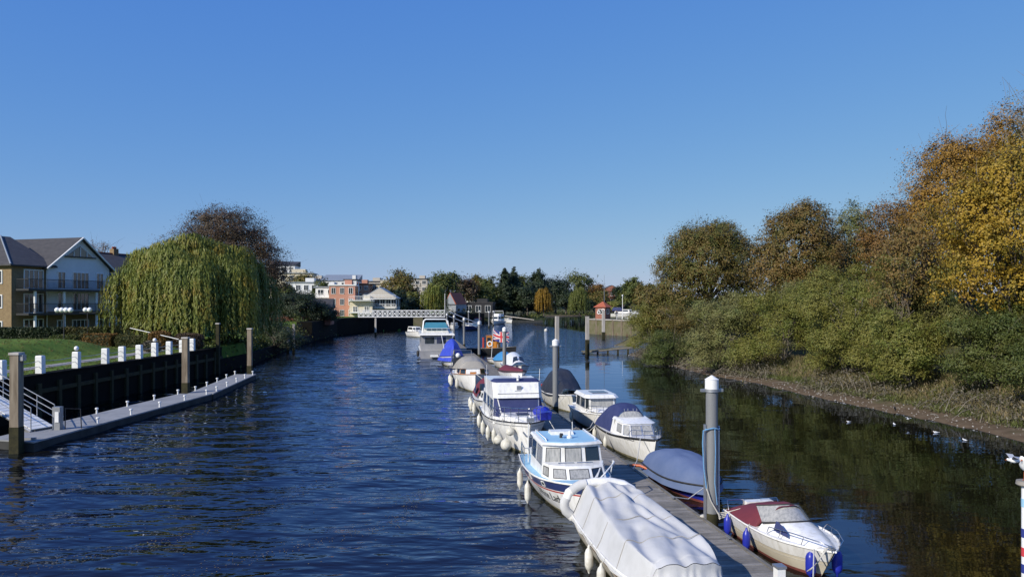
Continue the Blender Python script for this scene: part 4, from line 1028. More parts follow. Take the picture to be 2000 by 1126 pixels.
for t_ in (.08, .45): fender(b, h, t_, -1, .42, .45, .09, label='white fender between the walkway and the navy hooded cabin boat', group='fenders of the navy hooded cabin boat')
ring(b, 'ring_buoy', (-3.12, -.55, .62), .2, .035, 'whitepaint', 'z')

# --- wheelhouse boat with solar panel
h = Hull(5.8, 2.15, .8, 1.05, rake=.4, transom=.88)
b = boat('wheelhouse_boat', 'white boat with boxy wheelhouse and a solar panel on its roof', 'cabin boat', 18.9, 1.55, h, 'gel', rubm='gel')
pl = [(-1.5, -.86), (.75, -.86), (.98, -.7), (.98, .7), (.75, .86), (-1.5, .86)]
wh, q = house(b, 'wheelhouse', pl, [(-1.45, -.80), (.62, -.80), (.80, -.66), (.80, .66), (.62, .80), (-1.45, .80)], .85, 1.62, 'gel')
win(wh, q[2], .06, .94, .28, .92, 'curtain', 'gel', .03); win(wh, q[0], .50, .94, .32, .9, 'glass', 'alu', .03); win(wh, q[0], .08, .42, .32, .9, 'glass', 'alu', .03); win(wh, q[4], .08, .9, .32, .9, 'glass', 'alu', .03); win(wh, q[1], .1, .9, .3, .92, 'glass', 'alu', .02)
rf, _ = house(b, 'roof', [(-1.6, -.92), (.75, -.92), (1.02, -.70), (1.02, .70), (.75, .92), (-1.6, .92)], [(-1.5, -.8), (.6, -.8), (.8, -.62), (.8, .62), (.6, .8), (-1.5, .8)], 1.62, 1.78, 'gel')
MB().box((-.3, .1, 1.795), (.95, .85, .03)).build('solar_panel', 'solar', rf)
m = MB()
for k in range(3): m.box((-.62+.32*k, .1, 1.814), (.02, .82, .006))
m.box((-.3, .1, 1.814), (.93, .02, .006)); m.build('cell_frame', 'alu', rf)
MB().prism([(.95, -.72, .98), (1.9, -.5, 1.0), (1.9, .5, 1.0), (.95, .72, .98)], [(.95, -.62, 1.16), (1.7, -.4, 1.14), (1.7, .4, 1.14), (.95, .62, 1.16)]).build('foredeck_trunk', 'gel', b)
guard(b, h, .66, .985, .36, 5, .013)
ring(b, 'coiled_hose', (-1.9, -.7, 1.0), .22, .04, 'whitepaint', 'z')
fender(b, h, .3, -1, .42, .5, .10, label='white fender beside the solar panelled wheelhouse boat')

# --- boat under a black tarpaulin
h = Hull(6.6, 2.25, .85, 1.12, rake=.5, transom=.88, p=2.2)
b = boat('black_covered_boat', 'white hulled boat under a black tarpaulin shelter', 'motor boat', 26.6, 1.36, h, 'gel_dirty', rubm='gel')
def sec8(t, a):
    x = lerp(-3.2, 1.9, t); zt = lerp(1.65, 2.3, math.sin(math.pi/2*min(1, t*2.4))); 
    if t > .55: zt = lerp(2.3, 1.35, ((t-.55)/.45)**1.2)
    zb = h.sheer(min(1, (x+3.3)/6.6))-.12; hb = h.half(min(1, (x+3.3)/6.6))+.04
    return (x, a*hb*(1-.12*(1-abs(a))), zb+(zt-zb)*(1-abs(a)**3.0))
loft_cover(sec8, [k/22 for k in range(23)], 23, .09, 13, 1.8).build('tarpaulin', 'black_canvas', b, smooth=60)
m = MB().box((1.0, -.35, 1.62), (.03, .5, .35), tilt=Matrix.Rotation(-.7, 3, 'Y')); m.build('tarpaulin_window', 'glass', b)
guard(b, h, .80, .985, .32, 3, .012, mid=False)
MB().box((-3.0, -.8, 1.02), (.3, .35, .3)).build('red_fuel_can', 'red', b)

# --- white cuddy boat with rounded window, a cyan tarpaulined one beyond
h = Hull(6.0, 2.5, .85, 1.1, rake=.4)
b = boat('cuddy_boat', 'white canopied cuddy boat with dark rounded rear windows past the black tarpaulin boat', 'cuddy boat', 48.5, 1.55, h, 'gel', rubm='navy')
def sec9(t, a):
    x = lerp(-2.2, 1.7, t); zt = lerp(1.95, 1.3, t**1.5); return (x, a*lerp(1.1, .7, t), .95+(zt-.95)*(1-abs(a)**2.2))
loft_cover(sec9, [k/14 for k in range(15)], 17, .01, 3).build('canopy', 'gel', b, smooth=60)
for sg in (-1, 1): MB().prism([(1.5, sg*.08, 1.18), (1.35, sg*.55, 1.16), (1.36, sg*.55, 1.18), (1.52, sg*.08, 1.20)], [(.85, sg*.08, 1.74), (.75, sg*.42, 1.66), (.78, sg*.42, 1.68), (.88, sg*.08, 1.76)]).build('window', 'glass', b)
h = Hull(5.4, 2.1, .7, .9, rake=.4)
b = boat('cyan_covered_boat', 'small boat under a bright cyan tarpaulin behind the flag pile', 'motor boat', 56.5, 1.5, h, 'gel', rubm='rubber')
small_cover(b, h, lambda t: 1.15+.5*math.sin(math.pi*min(1, t*.8+.1)), 'cyan')

# --- little tug with orange wheelhouse
h = Hull(6.4, 2.4, .75, 1.05, draft=.4, rake=.15, transom=.7, p=1.9)
b = boat('tug', 'little black tug with varnished orange wheelhouse and lifebuoy', 'tug', 77.0, 2.6, h, 'rubber', turn=1.15, rubm='beam', boot=None, deckm='plank')
pl = [(-.6, -.62), (.75, -.62), (.95, -.4), (.95, .4), (.75, .62), (-.6, .62)]
wh, q = house(b, 'wheelhouse', pl, pl, .8, 2.35, 'orangewood')
for i_ in (0, 4):
    for a_ in (.08, .54): win(wh, q[i_], a_, a_+.38, .55, .88, 'glass', 'orangewood', .03)
for i_ in (1, 2, 3): win(wh, q[i_], .15, .85, .55, .88, 'glass', 'orangewood', .03)
win(wh, q[5], .25, .75, .1, .88, 'glass', 'orangewood', .03)
MB().prism([(x*1.1-.02, y*1.15, 2.35) for x, y in pl], [(x*1.02, y*1.05, 2.44) for x, y in pl]).build('roof', 'varnish', b)
MB().lathe([(.13, .8), (.13, 2.0), (.16, 2.02), (.16, 2.12)], 12, (-1.2, 0, 0)).build('funnel', 'red', b)
MB().tube([(.2, 0, 2.4), (.2, 0, 3.5)], .025, 6).build('mast', 'whitepaint', b)
ring(b, 'lifebuoy', (-.1, -.72, 1.35), .30, .08, 'flagwhite', 'y')
m = MB()
for k in range(5): m.tube([(-2.6+1.2*k, -1.0*h.half(max(0, min(1, (.6+1.2*k)/6.4)))/1.2*1.1, .9), (-2.6+1.2*k, -1.0*h.half(max(0, min(1, (.6+1.2*k)/6.4)))/1.2*1.1, 1.35)], .02, 5)
m.build('stanchions', 'whitepaint', b)

# --- the British flag on its staff at the cuddy boat stern
fl = thing('flag', 'British flag flying from a white staff by the orange wheelhouse tug', 'flag', W(62.0, 1.0, 0))
FW, FH = 2.0, 1.15; FA = R(-12)
def fpt(u, v, off=0.0):
    x = u*FW; dz = -.38*u*FH*.9-.10*math.sin(u*5); w = .16*math.sin(u*7+v)*u
    return Vector((x*math.cos(FA)*.86, x*math.sin(FA)+w-off, 2.55+v*FH+dz))
def fstrip(poly, off, name, m, parent):
    """thin cloth piece filling a convex flag polygon given in u,v; subdivided so that it follows the folds"""
    mb = MB(); n = 10
    a, b_, c, d = poly
    rows = []
    for i in range(n+1):
        k = i/n; row = []
        for j in range(4):
            q_ = j/3; p1 = (lerp(a[0], b_[0], k), lerp(a[1], b_[1], k)); p2 = (lerp(d[0], c[0], k), lerp(d[1], c[1], k))
            row.append(fpt(lerp(p1[0], p2[0], q_), lerp(p1[1], p2[1], q_), off))
        rows.append(row)
    mb.loft(rows); return mb.build(name, m, parent, smooth=60)
for sd in (1, -1):
    cloth = fstrip([(0, 0), (1, 0), (1, 1), (0, 1)], .002*sd, 'cloth', 'flagblue', fl)
    for (a, b_) in (((0, 0), (1, 1)), ((0, 1), (1, 0))):
        y0, y1 = a[1], b_[1]
        def diag(w): return [(0, y0-w*(1 if y1 > y0 else 1)), (1, y1-w), (1, y1+w), (0, y0+w)]
        cl = lambda P: [(max(0, min(1, u)), max(0, min(1, v))) for u, v in P]
        fstrip(cl(diag(.16)), .006*sd, 'white_saltire', 'flagwhite', cloth); fstrip(cl(diag(.055)), .010*sd, 'red_saltire', 'flagred', cloth)
    fstrip([(0, .33), (1, .33), (1, .67), (0, .67)], .014*sd, 'white_cross', 'flagwhite', cloth); fstrip([(.40, 0), (.60, 0), (.60, 1), (.40, 1)], .014*sd, 'white_cross', 'flagwhite', cloth)
    fstrip([(0, .40), (1, .40), (1, .60), (0, .60)], .018*sd, 'red_cross', 'flagred', cloth); fstrip([(.44, 0), (.56, 0), (.56, 1), (.44, 1)], .018*sd, 'red_cross', 'flagred', cloth)
MB().tube([(-.25, 0, .2), (0, 0, 3.8)], .03, 6).build('staff', 'whitepaint', fl)
fh = Hull(3.0, 1.3, .45, .55, draft=.15, rake=.3)
b = boat('flag_dinghy', 'white dinghy carrying the British flag staff', 'dinghy', 63.0, 1.1, fh, 'gel', rubm='rubber')

# --- far boats: simple cruisers of one family, each with its own trim
def far_cruiser(name, label, x, y, L, B, hm, trim, turn, tall=1.0, cover=None):
    h = Hull(L, B, .9, 1.25, rake=.5); b = boat(name, label, 'motor cruiser', 0, 0, h, hm, turn=turn, rubm='rubber', loc=Vector((x, y, 0)))
    w = B*.36; pl = [(-L*.38, -w), (L*.14, -w), (L*.24, -w*.55), (L*.24, w*.55), (L*.14, w), (-L*.38, w)]
    zt = 1.0+.95*tall
    cb, q = house(b, 'cabin', pl, [(x_*.86-.1, y_*.88) for x_, y_ in pl], 1.0, zt, 'gel')
    for i_ in (0, 1, 2, 3, 4): win(cb, q[i_], .08, .92, .42, .84, 'glass', None)
    if tall > 1.2:
        house(b, 'flybridge', [(x_*.7-.3, y_*.85) for x_, y_ in pl], [(x_*.66-.4, y_*.9) for x_, y_ in pl], zt, zt+.6, 'gel')
        MB().tube([(-L*.25, -w, zt), (-L*.22, -w*.9, zt+1.5), (-L*.22, w*.9, zt+1.5), (-L*.25, w, zt)], .06, 6).build('radar_arch', 'whitepaint', b)
    if cover:
        house(b, 'canopy', [(-L*.46, -w*1.15), (-L*.1, -w*1.1), (-L*.1, w*1.1), (-L*.46, w*1.15)], [(-L*.42, -w*.9), (-L*.16, -w*.9), (-L*.16, w*.9), (-L*.42, w*.9)], zt-.3, zt+.5, cover)
    guard(b, h, .66, .985, .5, 4, .03, mid=False)
    return b
far_cruiser('motor_cruiser', 'small pale cruiser moored beside the barge under the white footbridge', -18.8, 150, 6.5, 2.6, 'gel', 'gel', .3, 1.0, None)
far_cruiser('motor_cruiser', 'dark blue hulled cruiser beyond the barge', -10.2, 186, 8.5, 3.2, 'navy', 'gel', -.5, .7, None)
far_cruiser('motor_cruiser', 'cruiser with red canopy near the far landing stage', -10.6, 232, 7, 2.8, 'gel', 'gel', -.2, .8, 'maroon')
far_cruiser('motor_cruiser', 'tall white flybridge cruiser near the far landing stage', -4.6, 240, 10, 4.2, 'gel', 'gel', -.35, 1.7, None)
far_cruiser('motor_cruiser', 'little white launch beside the tall flybridge cruiser', -1.2, 255, 5, 2.0, 'gel', 'gel', .4, .6, None)
far_cruiser('motor_cruiser', 'low white cruiser next to the dark blue hulled one', -14.5, 192, 6.5, 2.5, 'gel', 'gel', -.1, .7, None)
far_cruiser('motor_cruiser', 'white cruiser at the walkway just past the barge', -12.2, 128, 7.5, 2.8, 'gel', 'gel', .0, .9, 'navy_canvas')

# service pedestal on the boards
o = thing('service_pedestal', 'short white service pedestal on the walkway boards by the speedboat', 'pedestal', W(-5.0, -.55, DECK_Z), UANG)
MB().box((0, 0, .18), (.20, .18, .36)).build('post', 'whitepaint', o); MB().box((0, 0, .385), (.24, .22, .05)).build('lid', 'alu', o)

def moor(label, o, p, s_, t_):
    a = world_of(o, p); e = W(s_, t_, DECK_Z+.08); mid = a.lerp(e, .5)-Vector((0, 0, .12+.06*(a-e).length))
    tag(MB().tube([a, a.lerp(mid, .6)+Vector((0, 0, .0)), mid, mid.lerp(e, .5), e], .016, 5).build('mooring_line', 'rope'), label, 'rope')
OB = {o.name: o for o in bpy.data.objects if o.name in BOATS}
for nm, p, s_, t_, lab in (('cabin_cruiser', (2.9, .35, 1.2), .4, WT0+.16, 'mooring line from the bow of the navy banded cruiser to the boards'), ('cabin_cruiser', (-3.0, 1.0, .95), 6.3, WT0+.16, 'mooring line from the stern of the navy banded cruiser to the boards'),
        ('flybridge_cruiser', (3.6, 1.0, 1.4), 10.4, WT0+.16, 'mooring line from the bow of the flybridge cruiser to the boards'), ('hooded_cabin_boat', (2.6, -.5, 1.1), 6.3, WT1-.16, 'mooring line from the bow of the navy hooded cabin boat'), ('hooded_cabin_boat', (-2.9, -.85, .85), 14.5, WT1-.16, 'mooring line from the stern of the navy hooded cabin boat'),
        ('wheelhouse_boat', (2.4, -.6, 1.05), 14.5, WT1-.16, 'mooring line from the bow of the solar panelled boat'), ('black_covered_boat', (2.8, -.5, 1.1), 22.7, WT1-.16, 'mooring line from the bow of the black tarpaulin boat'), ('speedboat', (2.1, -.45, .9), -6.0, WT1-.16, 'mooring line from the bow of the maroon canopied speedboat'),
        ('covered_dayboat', (2.2, -.3, .6), 2.2, WT1-.16, 'mooring line from the bow of the slate blue covered dayboat')):
    moor(lab, OB[nm], p, s_, t_)
# ------------------------------------------------------------------ left bank: wall, landing stage, lawn, fence, house
wl_ = thing('river_wall', 'dark river wall below the lawn and white fence posts', 'wall', (-27.4, 0, 0))
y = -30.0
while y < 67:
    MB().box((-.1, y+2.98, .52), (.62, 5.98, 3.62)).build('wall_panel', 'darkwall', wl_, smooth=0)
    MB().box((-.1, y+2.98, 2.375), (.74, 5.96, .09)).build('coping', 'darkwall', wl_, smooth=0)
    for j in range(3): MB().box((.30, y+2*j, .4+random.uniform(-.1, .1)), (.16, .28+random.uniform(-.04, .06), 3.2)).build('timber_upright', 'weed', wl_, smooth=0)
    MB().box((.27, y+2.98, 1.45), (.13, 5.9, .24)).build('waling_beam', 'weed', wl_, smooth=0)
    y += 6.0
fw = thing('bank_wall', 'low dark bank wall running back under the willow', 'wall', (0, 0, 0))
cor = [(-27.5, 66.0), (-27.9, 82), (-30.6, 100), (-34.1, 130), (-36.2, 158), (-33.2, 176.3), (-19, 204.3), (-9, 243.5)]
for k in range(len(cor)-1):
    (xa, ya), (xb, yb) = cor[k], cor[k+1]; n = 4; L = math.hypot(xb-xa, yb-ya); an = math.atan2(yb-ya, xb-xa); hh = 1.2 if k < 3 else 3.35
    for j in range(n):
        c = (lerp(xa, xb, (j+.5)/n), lerp(ya, yb, (j+.5)/n), hh/2-.5)
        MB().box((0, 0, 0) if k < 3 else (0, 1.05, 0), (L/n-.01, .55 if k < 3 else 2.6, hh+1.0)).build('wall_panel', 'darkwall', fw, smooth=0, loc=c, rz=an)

# landing stage: two concrete pontoons
def stage(name, label, c4, group=None):
    """c4: near right, far right, far left, near left"""
    o = thing(name, label, 'pontoon', (0, 0, 0), 0, group)
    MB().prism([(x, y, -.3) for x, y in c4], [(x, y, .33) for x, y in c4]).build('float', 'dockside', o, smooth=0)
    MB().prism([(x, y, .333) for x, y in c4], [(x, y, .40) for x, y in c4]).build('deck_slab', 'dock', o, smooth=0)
    return o
A = [(-21.1, 33.9), (-20.3, 52.0), (-22.5, 52.0), (-23.6, 34.6)]
Bq = [(-20.25, 52.06), (-22.1, 66.3), (-23.9, 66.3), (-22.0, 52.06)]
sa = stage('landing_pontoon', 'grey concrete landing pontoon joined to the gangway foot', A)
sb_ = stage('landing_pontoon', 'grey concrete landing pontoon with a timber pile at its outer end', Bq)
bol = MB().lathe([(.055, 0), (.05, .05), (.045, .22), (.085, .25), (.09, .31), (.07, .335)], 10).mesh('mooring_bollard'); bol.materials.append(M['whitepaint'])
def bollards(o, q, n, f0=.1, f1=.95):
    for e, sgn in ((0, 1), (1, -1)):
        a, b = (q[0], q[1]) if e == 0 else (q[3], q[2])
        for k in range(n):
            t = lerp(f0, f1, k/(n-1)); x = lerp(a[0], b[0], t)-sgn*.14; inst('bollard', bol, o, (x, lerp(a[1], b[1], t), .40))
bollards(sa, A, 5, .28, .97); bollards(sb_, Bq, 5, .10, .95)
m = MB().box((-21.75, 34.35, .46), (.9, .12, .10)); m.build('pile_guide', 'alu', sa)
# timber guide piles
def timber_pile(label, x, y, top, w=.38, m='pilewood', weed_z=1.1, cap=True, rz=0.0):
    o = thing('timber_pile', label, 'mooring pile', (x, y, 0), rz)
    h = w/2
    MB().prism([(-h, -h, -2), (h, -h, -2), (h, h, -2), (-h, h, -2)], [(-h*.94, -h*.94, top), (h*.94, -h*.94, top), (h*.94, h*.94, top), (-h*.94, h*.94, top)]).build('post', m, o, smooth=0)
    MB().prism([(-h-.012, -h-.012, -1.9), (h+.012, -h-.012, -1.9), (h+.012, h+.012, -1.9), (-h-.012, h+.012, -1.9)], [(-h-.006, -h-.006, weed_z), (h+.006, -h-.006, weed_z), (h+.006, h+.006, weed_z), (-h-.006, h+.006, weed_z)]).build('weed_band', 'weed', o, smooth=0)
    if cap: MB().prism([(-h-.03, -h-.03, top+.0), (h+.03, -h-.03, top), (h+.03, h+.03, top), (-h-.03, h+.03, top)], [(-h-.02, -h-.02, top+.10), (h+.02, -h-.02, top+.10), (h+.02, h+.02, top+.10), (-h-.02, h+.02, top+.10)]).build('cap', 'pilepale', o, smooth=0)
    return o
q_ = timber_pile('square timber pile at the gangway end of the landing pontoon', -21.72, 34.05-.38, 4.25, .40)
MB().box((.27, 0, 4.12), (.16, .26, .26)).build('lamp_box', 'alu', q_)
timber_pile('square timber pile where the two landing pontoons meet', -22.25, 52.32+.05, 4.1, .40)
timber_pile('square timber pile at the outer end of the landing pontoon', -22.75, 66.65, 4.25, .38)
timber_pile('rusty brown timber pile in the dark under the willow', -27.0, 70.5, 4.6, .30, 'weed')
# gangway from the bank and its pedestal
gw = thing('gangway', 'sloping gangway with white slats and thin handrails down to the landing pontoon', 'gangway', (0, 0, 0))
ga, gb = Vector((-27.0, 38.6, 2.2)), Vector((-22.6, 37.0, .50)); gd = (gb-ga); gl = gd.length; gn = Vector((gd.y, -gd.x, 0)).normalized()
ns = 16; slat = None
for k in range(ns):
    c = ga.lerp(gb, (k+.5)/ns); an = math.atan2(gd.y, gd.x)
    o = MB().box((0, 0, 0), (gl/ns*.86, 1.15, .04), tilt=Matrix.Rotation(math.asin(-gd.z/gl), 3, 'Y')).build('slat', 'whitepaint', gw, smooth=0, loc=c, rz=an)
for sg in (-1, 1):
    MB().tube([ga+gn*sg*.62-Vector((0, 0, .08)), gb+gn*sg*.62-Vector((0, 0, .08))], .07, 6).build('side_beam', 'alu', gw)
    for hz in (.45, .75, 1.05): MB().tube([ga+gn*sg*.62+Vector((0, 0, hz)), gb+gn*sg*.62+Vector((0, 0, hz))], .022, 6).build('handrail', 'alu', gw)
    for k in range(5):
        p = ga.lerp(gb, k/4)+gn*sg*.62; MB().tube([p-Vector((0, 0, .1)), p+Vector((0, 0, 1.06))], .024, 6).build('rail_post', 'alu', gw)
o = thing('power_pedestal', 'grey steel power pedestal and hoop rail beside the gangway foot', 'pedestal', (-22.0, 37.2, .4))
MB().box((0, 0, .55), (.36, .3, 1.1)).build('cabinet', 'alu', o); MB().box((.05, -.17, .62), (.18, .03, .5)).build('door', 'whitepaint', o)
MB().tube([(.3, .1, 0), (.3, .1, 1.0), (.9, .35, .95), (.95, .35, 0)], .025, 6).build('hoop_rail', 'metal_dark', o)

# path, fence posts, chains
pth = MB(); rows = []
for k in range(60):
    y = -20+k*1.5
    x0 = -29.9-.0*y-(.06*max(0, y-60)**1.3); rows.append([(x0, y, max(gz(x0, y), gz(x0-.6, y))+.02), (x0-.6, y, gz(x0-.6, y)+.03), (x0-1.3, y, max(gz(x0-1.3, y), gz(x0-.6, y))+.02)])
pth.loft(rows); tag(pth.build('path', 'path'), kind='structure')
fence = thing('chain_fence', 'row of square white bollard posts linked by chains along the river wall', 'fence', (-27.55, 0, 2.42))
PY = [26.5, 30.2, 34.0, 37.7, 41.4, 44.9, 48.6, 52.0, 54.3, 56.8, 59.2, 61.7, 64.2, 66.2]
for i, y in enumerate(PY):
    ball = i in (2, 6, 10); w = .19
    p = MB().prism([(-w, -w, 0), (w, -w, 0), (w, w, 0), (-w, w, 0)], [(-w*.98, -w*.98, .98), (w*.98, -w*.98, .98), (w*.98, w*.98, .98), (-w*.98, w*.98, .98)])
    p.prism([(-w*.98, -w*.98, .98), (w*.98, -w*.98, .98), (w*.98, w*.98, .98), (-w*.98, w*.98, .98)], [(-w*.85, -w*.85, 1.03), (w*.85, -w*.85, 1.03), (w*.85, w*.85, 1.03), (-w*.85, w*.85, 1.03)])
    po = p.build('post', 'whitepaint', fence, smooth=0, loc=(random.uniform(-.02, .02), y, random.uniform(-.03, .02)), rz=random.uniform(-.06, .06)); po.rotation_euler.x = random.uniform(-.015, .015); po.rotation_euler.y = random.uniform(-.015, .015)
    if ball:
        MB().lathe([(.05, 1.02), (.05, 1.12)], 8).build('globe_neck', 'metal_dark', po); MB().ball((0, 0, 1.24), .145, 14).build('globe_lamp', 'globe', po, smooth=70)
    if i < len(PY)-1:
        y1 = PY[i+1]
        for hz in (.72, .40):
            MB().tube([(0, lerp(y+.2, y1-.2, k/6), hz-.07*math.sin(math.pi*k/6)) for k in range(7)], .018, 5).build('chain', 'alu', fence)
# railing bending off behind the last posts
MB().tube([(-1.0, 65.8, 1.0), (-4.5, 69, 1.35), (-8.5, 72.5, 1.75)], .03, 6).build('handrail', 'whitepaint', fence)

# --- riverside house: brick flats with a white gable
HA = math.atan2(7.6, 2.4)                          # direction of the facade running away
house_o = thing('apartment_house', 'three storey brick apartment house with white gabled bay, balconies and slate roofs', 'house', (-52.8, 81.0, 2.6), HA)
# local: x along the facade away from the viewer, y back into the block (left), facade on y=0
def hb(name, x0, x1, y0, y1, z0, z1, m, parent=house_o): return MB().box(((x0+x1)/2, (y0+y1)/2, (z0+z1)/2), (x1-x0, y1-y0, z1-z0)).build(name, m, parent, smooth=0)
EV = 8.0; RD = 11.4
hb('brick_wall', 0, 4.15, 0, 13, -.5, EV, 'brick'); hb('brick_wall', 12.65, 30, .9, 13, -.5, EV-.6, 'brick')
gw_ = hb('bay_wall', 4.16, 12.64, -.25, 12.9, 3.0, EV, 'render'); hb('bay_base', 4.17, 12.63, -.2, 12.9, -.5, 2.996, 'brick')
gab = MB(); gx0, gx1, gm = 4.16, 12.64, 8.4
gab.prism([(gx0, -.25, EV), (gx1, -.25, EV), (gm, -.25, RD-.05)][::-1], [(gx0, .1, EV), (gx1, .1, EV), (gm, .1, RD-.05)][::-1])
gab.build('gable', 'render', house_o, smooth=0)
# roofs
r1 = MB(); r1.add([(-.5, -.5, EV), (5.2, -.5, EV), (5.2, 6.5, RD+.1), (4.0, 6.5, RD+.1), (-.5, 13.5, EV), (5.2, 13.5, EV), (-.5, -.5, EV-.15), (5.2, -.5, EV-.15), (-.5, 13.5, EV-.15)],
                  [(0, 1, 2, 3), (3, 2, 5, 4), (0, 3, 4), (6, 7, 1, 0), (8, 6, 0, 4)]); r1.build('hip_roof', 'slate', house_o, smooth=0)
r2 = MB()
for sgn, xe in ((-1, gx0-.5), (1, gx1+.5)):
    a = [(xe, -.75, EV-.2), (gm, -.75, RD+.12), (gm, 13, RD+.12), (xe, 13, EV-.2)]
    if sgn > 0: a = a[::-1]
    r2.prism([(x, y, z-.14) for x, y, z in a], a)
r2.build('gable_roof', 'slate', house_o, smooth=0)
for xe in (gx0-.5, gx1+.5):
    MB().tube([(xe, -.78, EV-.27), (gm, -.78, RD+.05)], .10, 4).build('bargeboard', 'whitepaint', house_o, smooth=0)
r3 = MB(); a = [(12.2, .3, EV-.65), (30.5, .3, EV-.65), (30.5, 6.9, RD-.9), (12.2, 6.9, RD-.9)]; r3.prism([(x, y, z-.12) for x, y, z in a], a)
a = [(12.2, 13.4, EV-.65), (12.2, 6.9, RD-.9), (30.5, 6.9, RD-.9), (30.5, 13.4, EV-.65)]; r3.prism([(x, y, z-.12) for x, y, z in a], a); r3.build('main_roof', 'slate', house_o, smooth=0)
MB().tube([(-.45, -.45, EV+.02), (4.0, 6.5, RD+.14)], .09, 6).build('hip_tiles', 'lead', house_o); hb('ridge_tiles', 14, 30, 6.75, 7.05, RD-.93, RD-.80, 'tile')
hb('chimney', 20.1, 20.9, 6.5, 7.2, RD-1.2, RD-.25, 'brick')
for k in range(3): MB().lathe([(.11, 0), (.09, .3)], 8, (20.25+.25*k, 6.85, RD-.25)).build('chimney_pot', 'tile', house_o)
# windows: frame with mullions and glass
def hwin(x, z, w, h, y=0.0, bars=2, parent=house_o, door=False, face='f'):
    """on the facade (face f) or on the end wall towards the viewer (face e, x counts along y)"""
    def B3(cx, cz, sx, sz, d, th):
        return ((cx, y-d, cz), (sx, th, sz)) if face == 'f' else ((y-d, cx, cz), (th, sx, sz))
    g = MB().box(*B3(x, z, w, h, .0, .05)).build('window', 'glass', parent, smooth=0)
    fr = MB()
    for dx in (-w/2, w/2): fr.box(*B3(x+dx, z, .10, h+.1, .04, .08))
    for dz in (-h/2, h/2): fr.box(*B3(x, z+dz, w-.11, .10, .04, .08))
    for k in range(1, bars): fr.box(*B3(x-w/2+w*k/bars, z, .07, h-.11, .035, .07))
    fr.build('frame', 'whitepaint', g, smooth=0)
    return g
for z in (1.15, 3.9, 6.5): hwin(2.6, z, 2.3, 2.05, 0, 4)
for x, w, n in ((5.9, 1.0, 2), (8.5, 2.2, 4), (11.2, 1.0, 2)):
    for z in (4.1, 6.5): hwin(x, z, w, 1.9, -.25, n)
    hwin(x, 1.2, w, 1.6, -.2, n)
for x in (14.3, 19, 24):
    for z in (1.1, 3.8, 6.2): hwin(x, z, 2.2, 1.9, .9, 4)
for yy in (1.9, 5.5, 9.5):
    for z in (1.3, 4.1, 6.7): hwin(yy, z, 1.3, 1.35, 0, 2, face='e')
# triangular gable light
MB().prism([(6.6, -.30, 9.30), (10.2, -.30, 9.30), (8.4, -.30, 10.5)][::-1], [(6.6, -.262, 9.30), (10.2, -.262, 9.30), (8.4, -.262, 10.5)][::-1]).build('gable_window', 'glass', house_o, smooth=0)
m = MB().box((8.4, -.36, 9.22), (4.2, .24, .12)); m.build('gable_sill', 'metal_dark', house_o, smooth=0)
for x_, z_ in ((7.5, .55), (8.4, 1.05), (9.3, .55)): MB().box((x_, -.33, 9.3+z_/2), (.10, .05, z_)).build('gable_mullion', 'whitepaint', house_o, smooth=0)
# balconies on white posts
for zf in (5.35, 2.75):
    b_ = MB().box((6.9, -1.15, zf), (13.2, 1.75, .22)).build('balcony', 'metal_dark', house_o, smooth=0)
    rl = MB().box((6.9, -1.98, zf+1.12), (13.2, .06, .06)); rl.box((6.9, -1.98, zf+.22), (13.2, .04, .04)); rl.box((.32, -1.15, zf+1.12), (.06, 1.6, .06)); rl.build('top_rail', 'metal_dark', b_, smooth=0)
    bl = MB()
    for k in range(89): bl.box((.35+.149*k, -1.98, zf+.66), (.028, .028, .86))
    for k in range(11): bl.box((.32, -.42-.149*k, zf+.66), (.028, .028, .86))
    tag(bl.build('balusters', 'metal_dark', b_, smooth=0), kind='stuff')
for x in (1.3, 4.9, 9.3, 12.2): MB().lathe([(.16, -.3), (.14, 2.6), (.14, 5.2)], 10, (x, -1.75, 0)).build('balcony_column', 'whitepaint', house_o)
MB().tube([(4.0, -.32, -.3), (4.0, -.32, EV-.3)], .05, 6).build('downpipe', 'whitepaint', house_o)

# lamps on the lawn
def lawn_lamp(label, x, y, n):
    z = gz(x, y); o = thing('garden_lamp', label, 'lamp', (x, y, z))
    MB().lathe([(.09, 0), (.06, .3), (.05, 3.2)], 8).build('post', 'metal_dark', o)
    if n > 1: MB().tube([(-.8, 0, 3.15), (.8, 0, 3.15)], .04, 6).build('cross_arm', 'metal_dark', o)
    for k in range(n): MB().ball(((k-(n-1)/2)*.42, .0, 3.45), .24, 14).build('globe', 'globe', o, smooth=70)
lawn_lamp('garden lamp with a row of four white globes on the lawn', -42.3, 72.5, 4)
lawn_lamp('garden lamp with two white globes beside the willow', -42.0, 76.0, 2)

